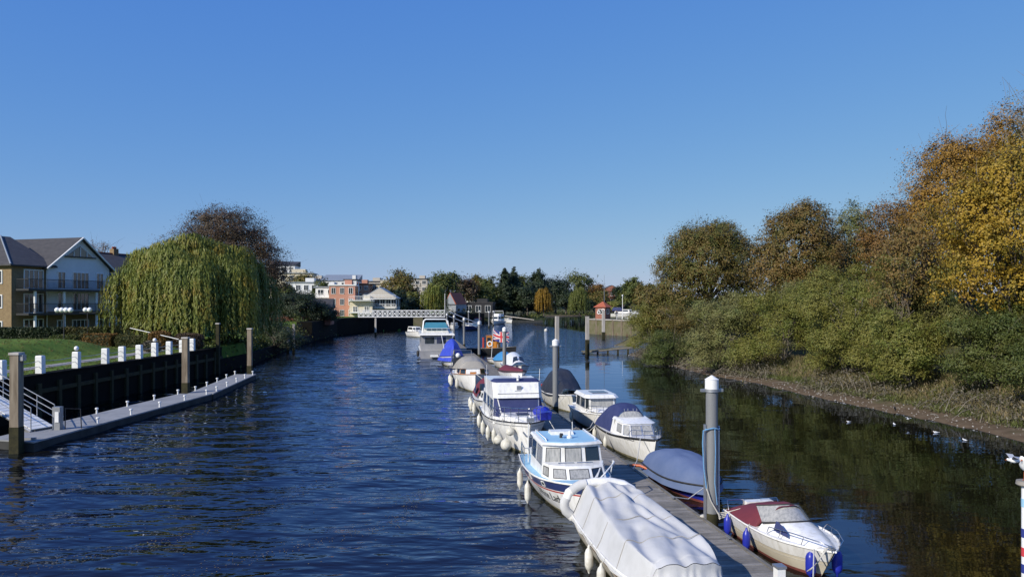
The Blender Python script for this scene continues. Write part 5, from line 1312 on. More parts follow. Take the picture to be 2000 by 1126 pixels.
# hedges and clipped shrubs behind the lawn
def shrub(name, label, x, y, w, d, h, lm, seed, box=False, leaf=.12, n=6000):
    rng = np.random.default_rng(seed); z0 = gz(x, y); o = thing(name, label, 'hedge' if box else 'shrub', (x, y, z0-.02))
    if box:
        P = rng.uniform(-1, 1, (n, 3)); ax = rng.integers(0, 3, n); P[np.arange(n), ax] = np.sign(P[np.arange(n), ax])*rng.uniform(.86, 1.06, n)
    else:
        P = rng.normal(size=(n, 3)); P /= np.linalg.norm(P, axis=1, keepdims=True); P = np.sign(P)*np.abs(P)**.75; P *= rng.uniform(.72, 1.04, (n, 1))
    P = P*np.array([w/2, d/2, h/2])+np.array([0, 0, h/2]); P[:, :2] += .05*np.sin(P[:, [2, 2]]*7)
    P = P[P[:, 2] > .02]
    link('foliage', quadmesh('foliage', leaf_quads(P, leaf, .1, .3, .7, rng)), lm, o, smooth=0)
    MB().tube([(0, 0, -.1), (0, 0, h*.6)], [.06, .03], 6).build('stem', 'bark', o)
    # a dark twiggy core fills the clipped shape
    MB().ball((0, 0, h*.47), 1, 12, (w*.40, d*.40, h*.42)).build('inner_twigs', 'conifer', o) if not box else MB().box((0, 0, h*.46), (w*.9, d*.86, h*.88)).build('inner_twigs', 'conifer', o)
    return o
shrub('clipped_hedge', 'tall flat topped clipped hedge in front of the house', -38.2, 76.6, 13.0, 1.2, 1.75, M['hedge'], 1, True, .17, 24000)
shrub('clipped_hedge', 'lower russet hedge block on the lawn edge', -39.5, 73.6, 2.6, 1.2, 1.25, M['rust'], 2, True, .11)
shrub('clipped_hedge', 'low green hedge block beside the russet one', -36.0, 72.6, 2.4, 1.2, 1.1, M['hedge'], 3, True, .11)
shrub('garden_shrub', 'rounded green shrub at the end of the clipped hedge', -33.6, 72.0, 1.9, 1.9, 1.35, M['green'], 4)
shrub('garden_shrub', 'rounded reddish shrub below the willow', -31.6, 69.0, 2.0, 1.9, 1.7, M['rust'], 5)
shrub('garden_shrub', 'dark rounded shrub below the willow', -29.2, 69.4, 2.6, 2.2, 1.5, M['copper'], 6)
shrub('garden_shrub', 'silver grey shrub at the bend of the path', -30.6, 65.2, 1.5, 1.4, 1.0, M['bramble'], 7, n=1800)
shrub('garden_shrub', 'dark green shrub against the house corner', -43.5, 74.6, 2.6, 2.0, 1.0, M['green'], 8)
shrub('clipped_hedge', 'long dark hedge along the foot of the house', -50.3, 76.3, 11.0, 1.4, 1.1, M['conifer'], 9, True, .18, 16000)

# the great willow, the bare copper tree behind it
willow('weeping_willow', 'huge weeping willow with yellowing curtains hanging over the river wall', -32.9, 80.0, 16.9, 11.2, M['willow'], 5, strands=6400, step=.27, leaf=.44, d=14, low=.35, trunk_r=.6)
rng_ = np.random.default_rng(31)
make_tree('copper_beech', 'broad purple brown tree rising behind the weeping willow', -40.6, 107, 17.5, [(0, 0, 10.5, 8.0, 6, 5.4), (-6.0, 0, 9.6, 3.6, 3.2, 3.0), (5.6, -1, 9.2, 4.2, 3.2, 4.4), (.5, 0, 14.2, 5.8, 4.5, 3.4), (7.0, 0, 6.8, 3.0, 2.4, 3.4)], M['copper'], 31, n_clump=2200, per=38, clump_r=.7, leaf=.2, trunk_r=.5, twig=4, nlimb=60, shell=.45)
make_tree('garden_tree', 'small reddish tree top showing over the house roof', -60.0, 112, 9, [(0, 0, 8.6, 2.4, 2, 1.6), (-2, 0, 8.2, 1.6, 1.4, 1.1)], M['rust'], 33, n_clump=70, per=28, clump_r=.5, leaf=.16, trunk_r=.2, twig=2, z0=5.2)
make_tree('bank_tree', 'dark leafy tree leaning over the water beyond the willow', -30.2, 98, 8, [(0, 0, 2.6, 3.2, 3.2, 2.2), (2, -2, 2.0, 2.2, 2.2, 1.6), (-2, 2, 3.4, 2.6, 2.4, 1.8)], M['conifer'], 34, n_clump=200, per=50, clump_r=.6, leaf=.17)
make_tree('bank_tree', 'dark ivy covered tree on the bank below the long brick shed', -39.0, 140, 8, [(0, 0, 2.6, 4.4, 3.4, 2.8), (-3.5, 1, 2.0, 3.0, 2.4, 2.4), (3.4, 2, 1.4, 2.8, 2.8, 2.2), (4.8, 4, .6, 2.2, 2.0, 1.8)], M['conifer'], 35, n_clump=520, per=50, clump_r=.65, leaf=.24)
make_tree('bank_tree', 'low olive bush in the sun on the bank beyond the willow', -33.5, 108, 3, [(0, 0, 1.2, 2.6, 2.0, 1.2), (2, -1, .9, 1.6, 1.6, .9)], M['bush2'], 36, n_clump=90, per=45, clump_r=.5, leaf=.15, cat='bush')
for i, (x, y, t) in enumerate(((-29.6, 101.5, 3.4), (-28.7, 101.0, 3.8))): timber_pile(('leaning', 'upright')[i]+' pale timber post off the bank past the willow', x, y, t, .3, 'pilepale', .8, False)
# ------------------------------------------------------------------ right bank: trees, sallows, mud edge
def LB(seed, w, h, zb, n, d=None): return lobe_set(np.random.default_rng(seed), w, h, zb, n, d)
make_tree('oak_tree', 'broad olive brown tree at the river bend beside the slipway', 25.8, 101, 16.5, [(0, 0, 9.5, 5.6, 5, 5.4), (-3.6, 0, 6.2, 4.0, 4, 3.8), (3.6, 0, 9.8, 3.6, 3.5, 3.8), (-2.2, 0, 12, 3.2, 3, 2.6), (1.4, 0, 13.2, 3.0, 3, 2.2), (-6.4, -1, 4.2, 2.4, 2.4, 2.4), (-4.9, 0, 9.4, 2.2, 2, 1.7), (-5.4, -2, 2.6, 2.8, 2.6, 2.2), (4.5, 0, 5, 3.4, 3, 4)], M['olive'], 41, n_clump=2300, per=46, clump_r=.62, leaf=.22, trunk_r=.42, nlimb=40, twig=3)
make_tree('maple_tree', 'tall russet tinged tree standing behind the pale sallows', 31.5, 84, 16, [(0, 0, 9.6, 4.6, 4, 5.2), (-3.0, 0, 8.2, 2.8, 3, 3.6), (2.6, 0, 8.8, 2.8, 3, 3.6), (.6, 0, 13.4, 2.6, 2.4, 2.4), (-1.8, 0, 12.6, 1.9, 2, 1.8), (0, 0, 5, 4.6, 4, 4)], M['russet'], 42, n_clump=1900, per=44, clump_r=.55, leaf=.20, trunk_r=.36, nlimb=36, twig=3)
make_tree('alder_tree', 'slender pale green tree between the two russet trees', 38.8, 87, 15, [(0, 0, 10.6, 2.9, 2.6, 4.8), (1.6, 0, 8.4, 2.6, 2.2, 3.8), (-1.5, 0, 8, 2.4, 2, 3.6), (0, 0, 5.2, 3.4, 2.6, 3.4)], M['bush2'], 43, n_clump=1100, per=38, clump_r=.5, leaf=.19, trunk_r=.24, bark='palebark', nlimb=26, twig=4)
make_tree('maple_tree', 'rusty brown tree next to the big yellow tree', 37.4, 75.5, 15, [(0, 0, 10.4, 3.0, 3, 4.0), (-1.6, 0, 8.8, 2.4, 2.4, 3), (1.8, 0, 10.4, 2.4, 2.4, 3.2), (.4, 0, 6.2, 3.6, 3.2, 4.0)], M['rust'], 44, n_clump=800, per=36, clump_r=.5, leaf=.18, trunk_r=.28, nlimb=30, twig=4)
make_tree('beech_tree', 'tall coppery brown tree behind the big yellow tree', 34.2, 58.0, 18.5, [(0, 0, 12.6, 4.4, 4, 4.4), (-2.4, 0, 10.4, 2.8, 2.6, 3.4), (2.8, 0, 13.4, 3.2, 3, 3.6), (.6, 0, 8, 4.2, 4, 4), (-.8, 0, 14.6, 2.4, 2.2, 2.2), (3.6, 0, 16.4, 2.8, 2.6, 2.8)], M['goldbrown'], 45, n_clump=2100, per=40, clump_r=.5, leaf=.16, trunk_r=.32, nlimb=46, twig=6)
make_tree('poplar_tree', 'nearly bare tall tree with fine twigs over the yellow tree', 37.5, 53.5, 21, [(0, 0, 14.6, 3.8, 3.6, 5.6), (2.5, 0, 12, 3, 3, 4.5)], M['bush2'], 46, n_clump=420, per=22, clump_r=.6, leaf=.14, trunk_r=.30, bark='palebark', nlimb=60, twig=6, shell=.3)
make_tree('yellow_maple', 'big golden yellow maple leaning out over the muddy bank', 30.3, 46.5, 15, [(0, 0, 9.0, 3.6, 3.6, 3.6), (-2.6, -1.2, 7.0, 2.6, 2.4, 2.8), (2.6, -1, 8.4, 3.4, 3.2, 4.0), (.6, -.5, 11.6, 3.6, 3, 2.8), (-2.2, 0, 9.6, 2.6, 2.2, 2.4), (-3.4, -.8, 5.6, 1.8, 1.7, 1.8), (2.4, 0, 13.2, 2.8, 2.6, 2.2), (-.6, -2.0, 5.0, 2.4, 1.8, 1.8), (3.6, -1.6, 5.6, 2.6, 2.4, 2.6), (.6, -2.4, 3.4, 1.7, 1.5, 1.5), (2.2, -2.2, 4.0, 1.8, 1.6, 1.8)], M['yellowleaf'], 47, n_clump=1250, per=56, clump_r=.46, leaf=.15, trunk_r=.34, nlimb=40, twig=3, droop=.6, up=.2, aspect=.7)
make_tree('field_maple', 'smaller olive brown maple beyond the golden one', 27.4, 53.0, 11, [(0, 0, 7.4, 2.6, 2.4, 2.8), (1.4, 0, 9.2, 2.2, 2, 2.2), (-.8, -.4, 5.4, 1.9, 1.8, 1.8)], M['russet'], 48, n_clump=330, per=32, clump_r=.45, leaf=.17, trunk_r=.2, nlimb=22, twig=3, droop=.5, up=.2)
# sallows and scrub lining the bank
SH = [(20.8, 71.0, 6.6, 7.4, 'bush2', 'pale grey green sallow bush behind the small cove', 51), (17.6, 81, 5.4, 3.6, 'green', 'deep green bush under the olive brown tree', 52), (24.4, 66.5, 6.6, 7.6, 'bush', 'olive sallow bush in the middle of the bank', 53),
      (28.4, 63.5, 6.6, 7.8, 'bush', 'tall yellow green sallow below the russet trees', 54), (25.9, 57.0, 6.2, 6.4, 'bush', 'spreading sallow over the grassy foreshore', 55), (30.2, 55.2, 5.8, 7.6, 'bush2', 'tall pale sallow beneath the olive brown maple', 56),
      (26.9, 50.0, 5.6, 5.6, 'bush', 'bushy sallow beside the dead grass', 57), (29.2, 44.6, 5.2, 4.4, 'green', 'green leafy bush beneath the golden maple', 58), (29.0, 39.8, 4.8, 4.2, 'green', 'dark green bush spilling down to the mud', 59),
      (33.6, 70, 7.0, 8.4, 'bush', 'big rounded sallow under the russet tree trunks', 60), (22.0, 90, 6, 4.6, 'olive', 'olive bush beside the slipway timbers', 61), (19.2, 101, 5.6, 7.2, 'bush', 'yellow green bush overhanging the slipway', 64), (23.5, 112, 7.0, 8.0, 'olive', 'dense olive bush hiding the end of the quay', 65), (29, 76, 6.4, 7.2, 'bush2', 'silvery sallow behind the cove bushes', 62), (33.5, 47, 6, 8, 'bush', 'sallow behind the golden maple trunk', 63)]
for x, y, w, h, lm, lab, sd in SH:
    w *= 1.22; x -= .9
    r_ = np.random.default_rng(sd); lob = [(0, 0, h*.42, w*.36, w*.32, h*.44)]
    for _ in range(15):
        a = r_.uniform(0, 6.28); q = r_.uniform(.2, .40); s_ = r_.uniform(.10, .22); zz = r_.uniform(.10, .88); q *= 1-.45*max(0, zz-.4); lob.append((math.cos(a)*w*q, math.sin(a)*w*q, h*zz, w*s_, w*s_, h*s_*.8))
    make_tree('sallow_bush' if lm.startswith('bush') else 'leafy_bush', lab, x, y, h, lob, M[lm], sd, n_clump=int(52*w*h**.6), per=40, clump_r=.40, leaf=.17, bark='palebark', trunk_r=.12, stems=3, nlimb=20, twig=1, droop=.05, up=.15, aspect=.32, cat='bush', shell=.4)
# foreshore: dead grass, mud coated brambles, green grass
rr_ = np.random.default_rng(90)
def shore_pts(n, d0, d1, y0, y1, seed):
    r_ = np.random.default_rng(seed); seg = [(a, b) for a, b in zip(RIV[19:32], RIV[20:33])]; out = []
    while len(out) < n:
        y = r_.uniform(y0, y1)
        for (xa, ya, _), (xb, yb, _) in seg:
            if min(ya, yb) <= y < max(ya, yb): x = lerp(xa, xb, (y-ya)/(yb-ya)); break
        else: continue
        x += r_.uniform(d0, d1)*1.05; out.append((x, y))
    P = np.array(out); return np.column_stack([P, ground_h(P[:, 0], P[:, 1])])
tufts('dead_grass', shore_pts(3600, 2.4, 5.6, 36, 100, 1), .42, .028, M['deadgrass'], 'dead straw coloured grass on the right foreshore', seed=2)
tufts('bank_grass', shore_pts(6500, 1.5, 5.5, 36, 120, 3), .34, .03, M['greengrass'], 'short green grass along the right foreshore', seed=4)
def scrub_patch(label, x0, y0, x1, y1, n, h, seed):
    """tangle of mud coated stems and leaves hanging at the tide line"""
    r_ = np.random.default_rng(seed); o = thing('bramble_thicket', label, 'brambles', ((x0+x1)/2, (y0+y1)/2, 0)); t = r_.uniform(0, 1, n)
    X = lerp(x0, x1, t)+r_.normal(0, .7, n); Y = lerp(y0, y1, t)+r_.normal(0, .7, n); Z = ground_h(X, Y)+np.abs(r_.normal(0, h*.5, n))*(.55+.45*np.sin(X*2.1+Y*1.7))
    C = np.stack([X, Y, Z], 1)-np.array(o.location)
    link('leaves', quadmesh('leaves', leaf_quads(C, .16, .3, .2, .5, r_)), M['bramble'], o, smooth=0)
    st = MB()
    for _ in range(70):
        k = r_.integers(0, n); e = C[k]; zb = gz(e[0]+o.location[0], e[1]+o.location[1]); b_ = (e[0]+r_.normal(0, .6), e[1]+r_.normal(0, .6), zb-.05)
        limb(st, b_, (e[0], e[1], e[2]+.1), .02, .008, r_, 4, .25, 3)
    st.build('stems', 'palebark', o)['kind'] = 'stuff'
scrub_patch('grey mud coated brambles hanging at the edge of the cove', 19.5, 70.5, 21.8, 63.6, 4200, 1.3, 71)
scrub_patch('grey mud coated brambles below the spreading sallow', 22.6, 57.6, 24.8, 49.0, 5200, 1.1, 72)
scrub_patch('grey mud coated brambles beneath the deep green bush', 16.6, 86, 18.6, 74, 4200, 1.1, 73)
scrub_patch('brown brambles at the foot of the golden maple', 25.6, 46, 27.0, 38, 4200, 1.2, 74)
scrub_patch('straggling brambles along the slipway bank', 16.0, 98, 16.8, 88, 3000, .9, 75)
# driftwood and stones on the mud
dw = MB()
for k in range(9):
    y = 37+k*5.5+random.uniform(-2, 2); 
    p = shore_pts(1, .4, 1.8, y, y+.5, 200+k)[0]; a = random.uniform(0, 6.28); L = random.uniform(.5, 1.5)
    o = MB().tube([(0, 0, .03), (L*.5*math.cos(a), L*.5*math.sin(a), .08), (L*math.cos(a), L*math.sin(a), .05)], [.05, .045, .02], 6).build('driftwood', 'palebark', loc=tuple(p))
    tag(o, 'grey piece of driftwood lying on the muddy right foreshore', 'driftwood', 'driftwood on the mud')
sp = shore_pts(900, -.15, 2.4, 36, 110, 77); mb = MB()
for p in sp:
    r0 = random.uniform(.02, .075); mb.add([(p[0]+r0, p[1], p[2]), (p[0], p[1]+r0*.8, p[2]), (p[0]-r0*.9, p[1], p[2]), (p[0], p[1]-r0, p[2]), (p[0], p[1], p[2]+r0*.8)], [(0, 1, 4), (1, 2, 4), (2, 3, 4), (3, 0, 4)])
tag(mb.build('shore_stones', 'concrete', smooth=0), 'small stones scattered over the muddy foreshore', kind='stuff')

# --- slipway timbers, jetty and free standing piles near the bend
jt = thing('old_jetty', 'low weedy timber jetty sloping off the bank at the bend', 'jetty', (12.6, 99.5, 0))
for k in range(11): MB().box((-3.2+.55*k, .1*math.sin(k), .30+.055*k), (.50, 2.0, .08), tilt=Matrix.Rotation(-.09, 3, 'Y')).build('board', 'quay', jt, smooth=0)
for sg in (-1, 1): MB().tube([(-3.5, sg*1.02, .20), (2.8, sg*1.02, .82)], .11, 6).build('side_beam', 'beam', jt)
for k in range(4): MB().box((-1.6+1.3*k, -.9, -.1), (.22, .22, 1.1+.1*k)).build('leg', 'weed', jt, smooth=0)
sl = thing('slipway', 'sloping timber slipway behind the old jetty', 'slipway', (18.4, 114.5, .5), R(62))
for k in range(12): MB().box((-4.2+.75*k, 0, -.1+.10*k), (.70, 2.8, .10)).build('board', 'quay', sl, smooth=0)
for sg in (-1, 1): MB().tube([(-4.6, sg*1.5, -.15), (4.6, sg*1.5, 1.15)], .13, 6).build('side_beam', 'beam', sl)
timber_pile('weathered white topped pile standing alone in midstream', 5.45, 93.0, 4.95, .42, 'pilepale', 1.7, False, .3)
timber_pile('weathered white topped pile beside the old jetty', 9.55, 97.4, 4.85, .42, 'pilepale', 1.9, False, .2)
timber_pile('tall grey pile in front of the brick lookout hut', 16.6, 139.5, 5.2, .48, 'pilepale', 1.3, False, .2)

# --- quay with brick lookout hut
qa, qb, qc = Vector((16.6, 164)), Vector((23.6, 151)), Vector((31, 137))
qy = thing('quay', 'stained concrete lock quay with weed and timber fenders', 'quay', (0, 0, 0))
def wallrun(parent, a, b, z0, z1, th, m, n, name='wall_panel'):
    L = (b-a).length; an = math.atan2((b-a).y, (b-a).x)
    for j in range(n):
        c = a.lerp(b, (j+.5)/n); MB().box((0, 0, 0), (L/n-.012, th, z1-z0)).build(name, m, parent, smooth=0, loc=(c.x, c.y, (z0+z1)/2), rz=an)
wallrun(qy, qa, qb, -1, 3.0, .6, 'quay', 5); wallrun(qy, qb, qc, -1, 3.0, .6, 'quay', 4); wallrun(qy, qa+Vector((.1, .3)), Vector((30, 250)), -1, 3.0, .6, 'quay', 12)
wallrun(qy, qa-Vector((.05, .1)), qb-Vector((.05, .1)), 3.003, 3.25, .8, 'concrete', 5, 'coping'); wallrun(qy, qb, qc, 3.003, 3.25, .8, 'concrete', 4, 'coping')
for k in range(6):
    c = qa.lerp(qb, k/5); MB().box((c.x-.34, c.y-.26, 1.0), (.30, .30, 4.4)).build('timber_fender', 'pilewood', qy, smooth=0)
for k in range(1, 4):
    c = qb.lerp(qc, k/3.5); MB().box((c.x-.34, c.y-.26, 1.0), (.30, .30, 4.4)).build('timber_fender', 'pilewood', qy, smooth=0)
hut = thing('lookout_hut', 'small brick lookout hut with red pyramid roof on the quay', 'hut', (19.2, 162.2, 3.2), R(-35))
hw, q = house(hut, 'wall', [(-1.15, -1.15), (1.15, -1.15), (1.15, 1.15), (-1.15, 1.15)], [(-1.15, -1.15), (1.15, -1.15), (1.15, 1.15), (-1.15, 1.15)], 0, 2.5, 'redbrick')
for i_ in range(4): win(hut, q[i_], .3, .7, .45, .8, 'glass', 'whitepaint', .08, .04)
MB().prism([(-1.5, -1.5, 2.5), (1.5, -1.5, 2.5), (1.5, 1.5, 2.5), (-1.5, 1.5, 2.5)], [(-.05, -.05, 3.7), (.05, -.05, 3.7), (.05, .05, 3.7), (-.05, .05, 3.7)]).build('roof', 'tile', hut, smooth=0)
ring(hut, 'lifebuoy', (-.3, -1.26, 1.4), .33, .09, 'flagwhite', 'y'); ring(hut, 'lifebuoy', (.75, -1.26, 1.8), .3, .09, 'flagwhite', 'y')
MB().tube([(.2, .2, 3.5), (.2, .2, 9.3)], [.06, .025], 6).build('radio_mast', 'alu', hut)
qr = thing('quay_railing', 'white railing along the quay edge beside the hut', 'railing', (0, 0, 3.25))
for k in range(13):
    c = (qb+Vector((-2.6, 4.8))).lerp(qc, k/12)+Vector((.3, .3)); MB().tube([(c.x, c.y, 0), (c.x, c.y, 1.05)], .04, 6).build('rail_post', 'whitepaint', qr)
for hz in (.35, .7, 1.05):
    a_, b_ = qb+Vector((-2.3, 5.1)), qc+Vector((.3, .3)); MB().tube([(a_.x, a_.y, hz), (b_.x, b_.y, hz)], .035, 6).build('rail', 'whitepaint', qr)
far_cruiser('laid_up_boat', 'white boat laid up behind the quay railing', 29.5, 168, 8, 2.8, 'gel', 'gel', 1.6, .7, None).location.z = 3.2
BOATS[list(BOATS)[-1]] = (Vector((29.5, 168, 3.2)), BOATS[list(BOATS)[-1]][1])
far_cruiser('laid_up_boat', 'white boat with navy hood laid up beyond the lookout hut', 27.0, 182, 7, 2.6, 'gel', 'gel', 1.2, .9, 'navy_canvas').location.z = 3.2
lp = thing('quay_lamp', 'slim white lamp post on the quay', 'lamp post', (23.6, 164, 3.2)); MB().lathe([(.08, 0), (.05, 4.8)], 8).build('post', 'whitepaint', lp); MB().ball((0, 0, 4.95), .18, 10).build('globe', 'globe', lp)
# mooring buoy
o = thing('mooring_buoy', 'round white mooring buoy floating in midstream', 'buoy', (7.9, 179, 0)); MB().ball((0, 0, .2), .42, 14).build('float', 'fender', o, smooth=70); MB().tube([(0, 0, .55), (.2, 0, .9), (.55, 0, .75)], .05, 6).build('ring_bolt', 'alu', o)

# people on the quay
def person(label, x, y, z, rz, top, legs, step=.12):
    o = thing('person', label, 'person', (x, y, z), rz)
    V = [(0, 0, .95), (0, 0, 1.2), (0, 0, 1.42), (0, 0, 1.52), (0, .02, 1.66), (.20, 0, 1.40), (.27, .02, 1.12), (.27, .14, .90), (-.20, 0, 1.40), (-.27, .0, 1.12), (-.27, .12, .90), (.10, 0, .88), (.11, step, .48), (.11, step*.6, .08), (.11, step*.6+.16, .04), (-.10, 0, .88), (-.11, -step*.4, .48), (-.11, -step, .08), (-.11, -step+.16, .04)]
    E = [(0, 1), (1, 2), (2, 3), (3, 4), (2, 5), (5, 6), (6, 7), (2, 8), (8, 9), (9, 10), (0, 11), (11, 12), (12, 13), (13, 14), (0, 15), (15, 16), (16, 17), (17, 18)]
    rad = [.16, .15, .16, .06, .10, .075, .05, .04, .075, .05, .04, .10, .07, .05, .045, .10, .07, .05, .045]
    me = bpy.data.meshes.new('body'); me.from_pydata(V, E, []); ob = bpy.data.objects.new('body', me); COL.objects.link(ob); ob.parent = o
    md = ob.modifiers.new('skin', 'SKIN'); 
    for i, r_ in enumerate(rad): me.skin_vertices[0].data[i].radius = (r_, r_*(.8 if i in (0, 1, 2) else 1)); me.skin_vertices[0].data[i].use_root = (i == 0)
    sb = ob.modifiers.new('sub', 'SUBSURF'); sb.levels = sb.render_levels = 1
    m = bpy.data.materials.new('clothing'); m.use_nodes = True; n = m.node_tree.nodes; l = m.node_tree.links
    tc = n.new('ShaderNodeTexCoord'); sp_ = n.new('ShaderNodeSeparateXYZ'); l.new(tc.outputs['Object'], sp_.inputs[0])
    cr = n.new('ShaderNodeValToRGB'); cr.color_ramp.interpolation = 'CONSTANT'; e = cr.color_ramp.elements
    dv = n.new('ShaderNodeMath'); dv.operation = 'DIVIDE'; dv.inputs[1].default_value = 2.0; l.new(sp_.outputs['Z'], dv.inputs[0]); l.new(dv.outputs[0], cr.inputs[0])
    e[0].position = 0; e[0].color = (.02, .02, .02, 1); e[1].position = .045; e[1].color = (*legs, 1)
    for p_, c_ in ((.475, top), (.745, (.50, .30, .22))): k = e.new(p_); k.color = (*c_, 1)
    l.new(cr.outputs[0], n['Principled BSDF'].inputs['Base Color']); n['Principled BSDF'].inputs['Roughness'].default_value = .85
    me.materials.append(m)
    MB().ball((0, -.015, 1.71), .105, 12, (1, 1.05, .85)).build('hair', 'bark', o)
    return o
person('person in dark clothes standing by the lookout hut', 22.0, 161.5, 3.22, R(170), (.03, .035, .05), (.03, .035, .06))
person('person in pale top and light jeans at the quay railing', 27.2, 154.0, 3.22, R(150), (.42, .45, .50), (.16, .25, .42))

# --- gulls and the striped post
def gull(label, x, y, z, rz, pose, s=1.0, group=None):
    o = thing('gull', label, 'gull', (x, y, z), rz, group); o.scale = (s, s, s)
    tilt = {'float': 0, 'stand': .55, 'fly': .05}[pose]; zb = {'float': .03, 'stand': .20, 'fly': 0}[pose]
    prof = [(-.20, .004), (-.15, .030), (-.08, .062), (0, .080), (.07, .074), (.115, .052), (.135, .045), (.16, .046), (.185, .036), (.20, .008)]
    secs = []
    for x_, r_ in prof:
        h_ = .0 if x_ < .1 else (x_-.1)*.9
        p = Vector((x_*math.cos(tilt)-.0, 0, zb+x_*math.sin(tilt)+h_*(1.0 if pose != 'fly' else .2)+.02)); secs.append([(p.x, r_*math.cos(a), p.z+r_*math.sin(a)*.95) for a in [k*math.pi/5 for k in range(10)]])
    b_ = MB().loft(secs, True, True).build('body', 'feather', o, smooth=60); hx, hz = secs[7][0][0], secs[7][0][2]
    MB().tube([(hx+.02, 0, hz), (hx+.085, 0, hz-.012)], [.014, .003], 5).build('beak', 'beak', b_)
    if pose == 'fly':
        for sg in (-1, 1):
            wv = [(.09, sg*.03, zb+.05), (.12, sg*.22, zb+.17), (.04, sg*.45, zb+.13), (-.06, sg*.40, zb+.125), (-.05, sg*.2, zb+.15), (-.07, sg*.03, zb+.045)]
            MB().prism(wv if sg > 0 else wv[::-1], [(a, b2, c+.012) for a, b2, c in (wv if sg > 0 else wv[::-1])]).build('wing', 'greyfeather', o)
    else:
        for sg in (-1, 1): MB().ball((0, 0, 0), 1, 10, (.14, .018, .045)).build('wing', 'greyfeather', o, loc=(-.04*math.cos(tilt), sg*.070, zb+.03-.03*math.sin(tilt))).rotation_euler = (0, -tilt, 0)
    MB().prism([(-.17, -.03, 0), (-.28, -.045, 0), (-.28, .045, 0), (-.17, .03, 0)][::-1], [(-.17, -.03, .012), (-.28, -.045, .008), (-.28, .045, .008), (-.17, .03, .012)][::-1]).build('tail', 'feather', o, loc=(0, 0, zb+.03-.17*math.sin(tilt)-.0)).rotation_euler = (0, -tilt*.6, 0)
    if pose == 'stand':
        for sg in (-1, 1): MB().tube([(.0, sg*.025, .14), (.005, sg*.025, .01), (.04, sg*.03, .004)], .007, 5).build('leg', 'beak', o)
    return o
for i, (x, y, a) in enumerate(((18.4, 42.0, 200), (20.5, 41.2, 80), (21.3, 38.6, 160), (21.45, 36.4, 100))):
    gull('white gull floating on the still water off the muddy foreshore', x, y, 0, R(a), 'float', .6, 'gulls floating by the foreshore')
gull('gull taking off low over the mud edge', 21.1, 40.9, .35, R(20), 'fly', .45)
post = thing('striped_post', 'slim post with red, white and blue bands and a round perch on top', 'post', (8.72, 13.0, 0))
MB().lathe([(.085, -2), (.085, 3.42)], 16).build('pole', 'whitepaint', post, smooth=40)
MB().lathe([(.15, 3.42), (.17, 3.44), (.16, 3.50), (.02, 3.51)], 18).build('perch', 'plank2', post, smooth=40)
for k, (z, c_) in enumerate(((2.62, 'flagblue'), (2.30, 'flagred'), (2.02, 'flagblue'), (1.74, 'flagred'), (1.46, 'flagblue'), (1.18, 'flagred'))): MB().lathe([(.089, z-.075), (.089, z+.075)], 16).build('band', c_, post, smooth=40)
MB().lathe([(.089, 3.06), (.089, 3.20)], 16).build('band', 'paleblue', post, smooth=40)
gull('white gull standing on the perch of the striped post', 8.70, 13.0, 3.51, R(215), 'stand')
gull('white gull flying just behind the striped post', 10.2, 15.6, 3.30, R(170), 'fly', .7)
o = thing('duck', 'dark mallard duck resting at the mouth of the small cove', 'duck', (19.0, 62.4, .0), R(160))
MB().ball((0, 0, .05), .12, 12, (1.5, .8, .6)).build('body', 'bark', o, smooth=60); MB().ball((.17, 0, .16), .055, 10).build('head', 'conifer', o); MB().tube([(.2, 0, .16), (.28, 0, .15)], [.018, .012], 5).build('bill', 'yellow', o)
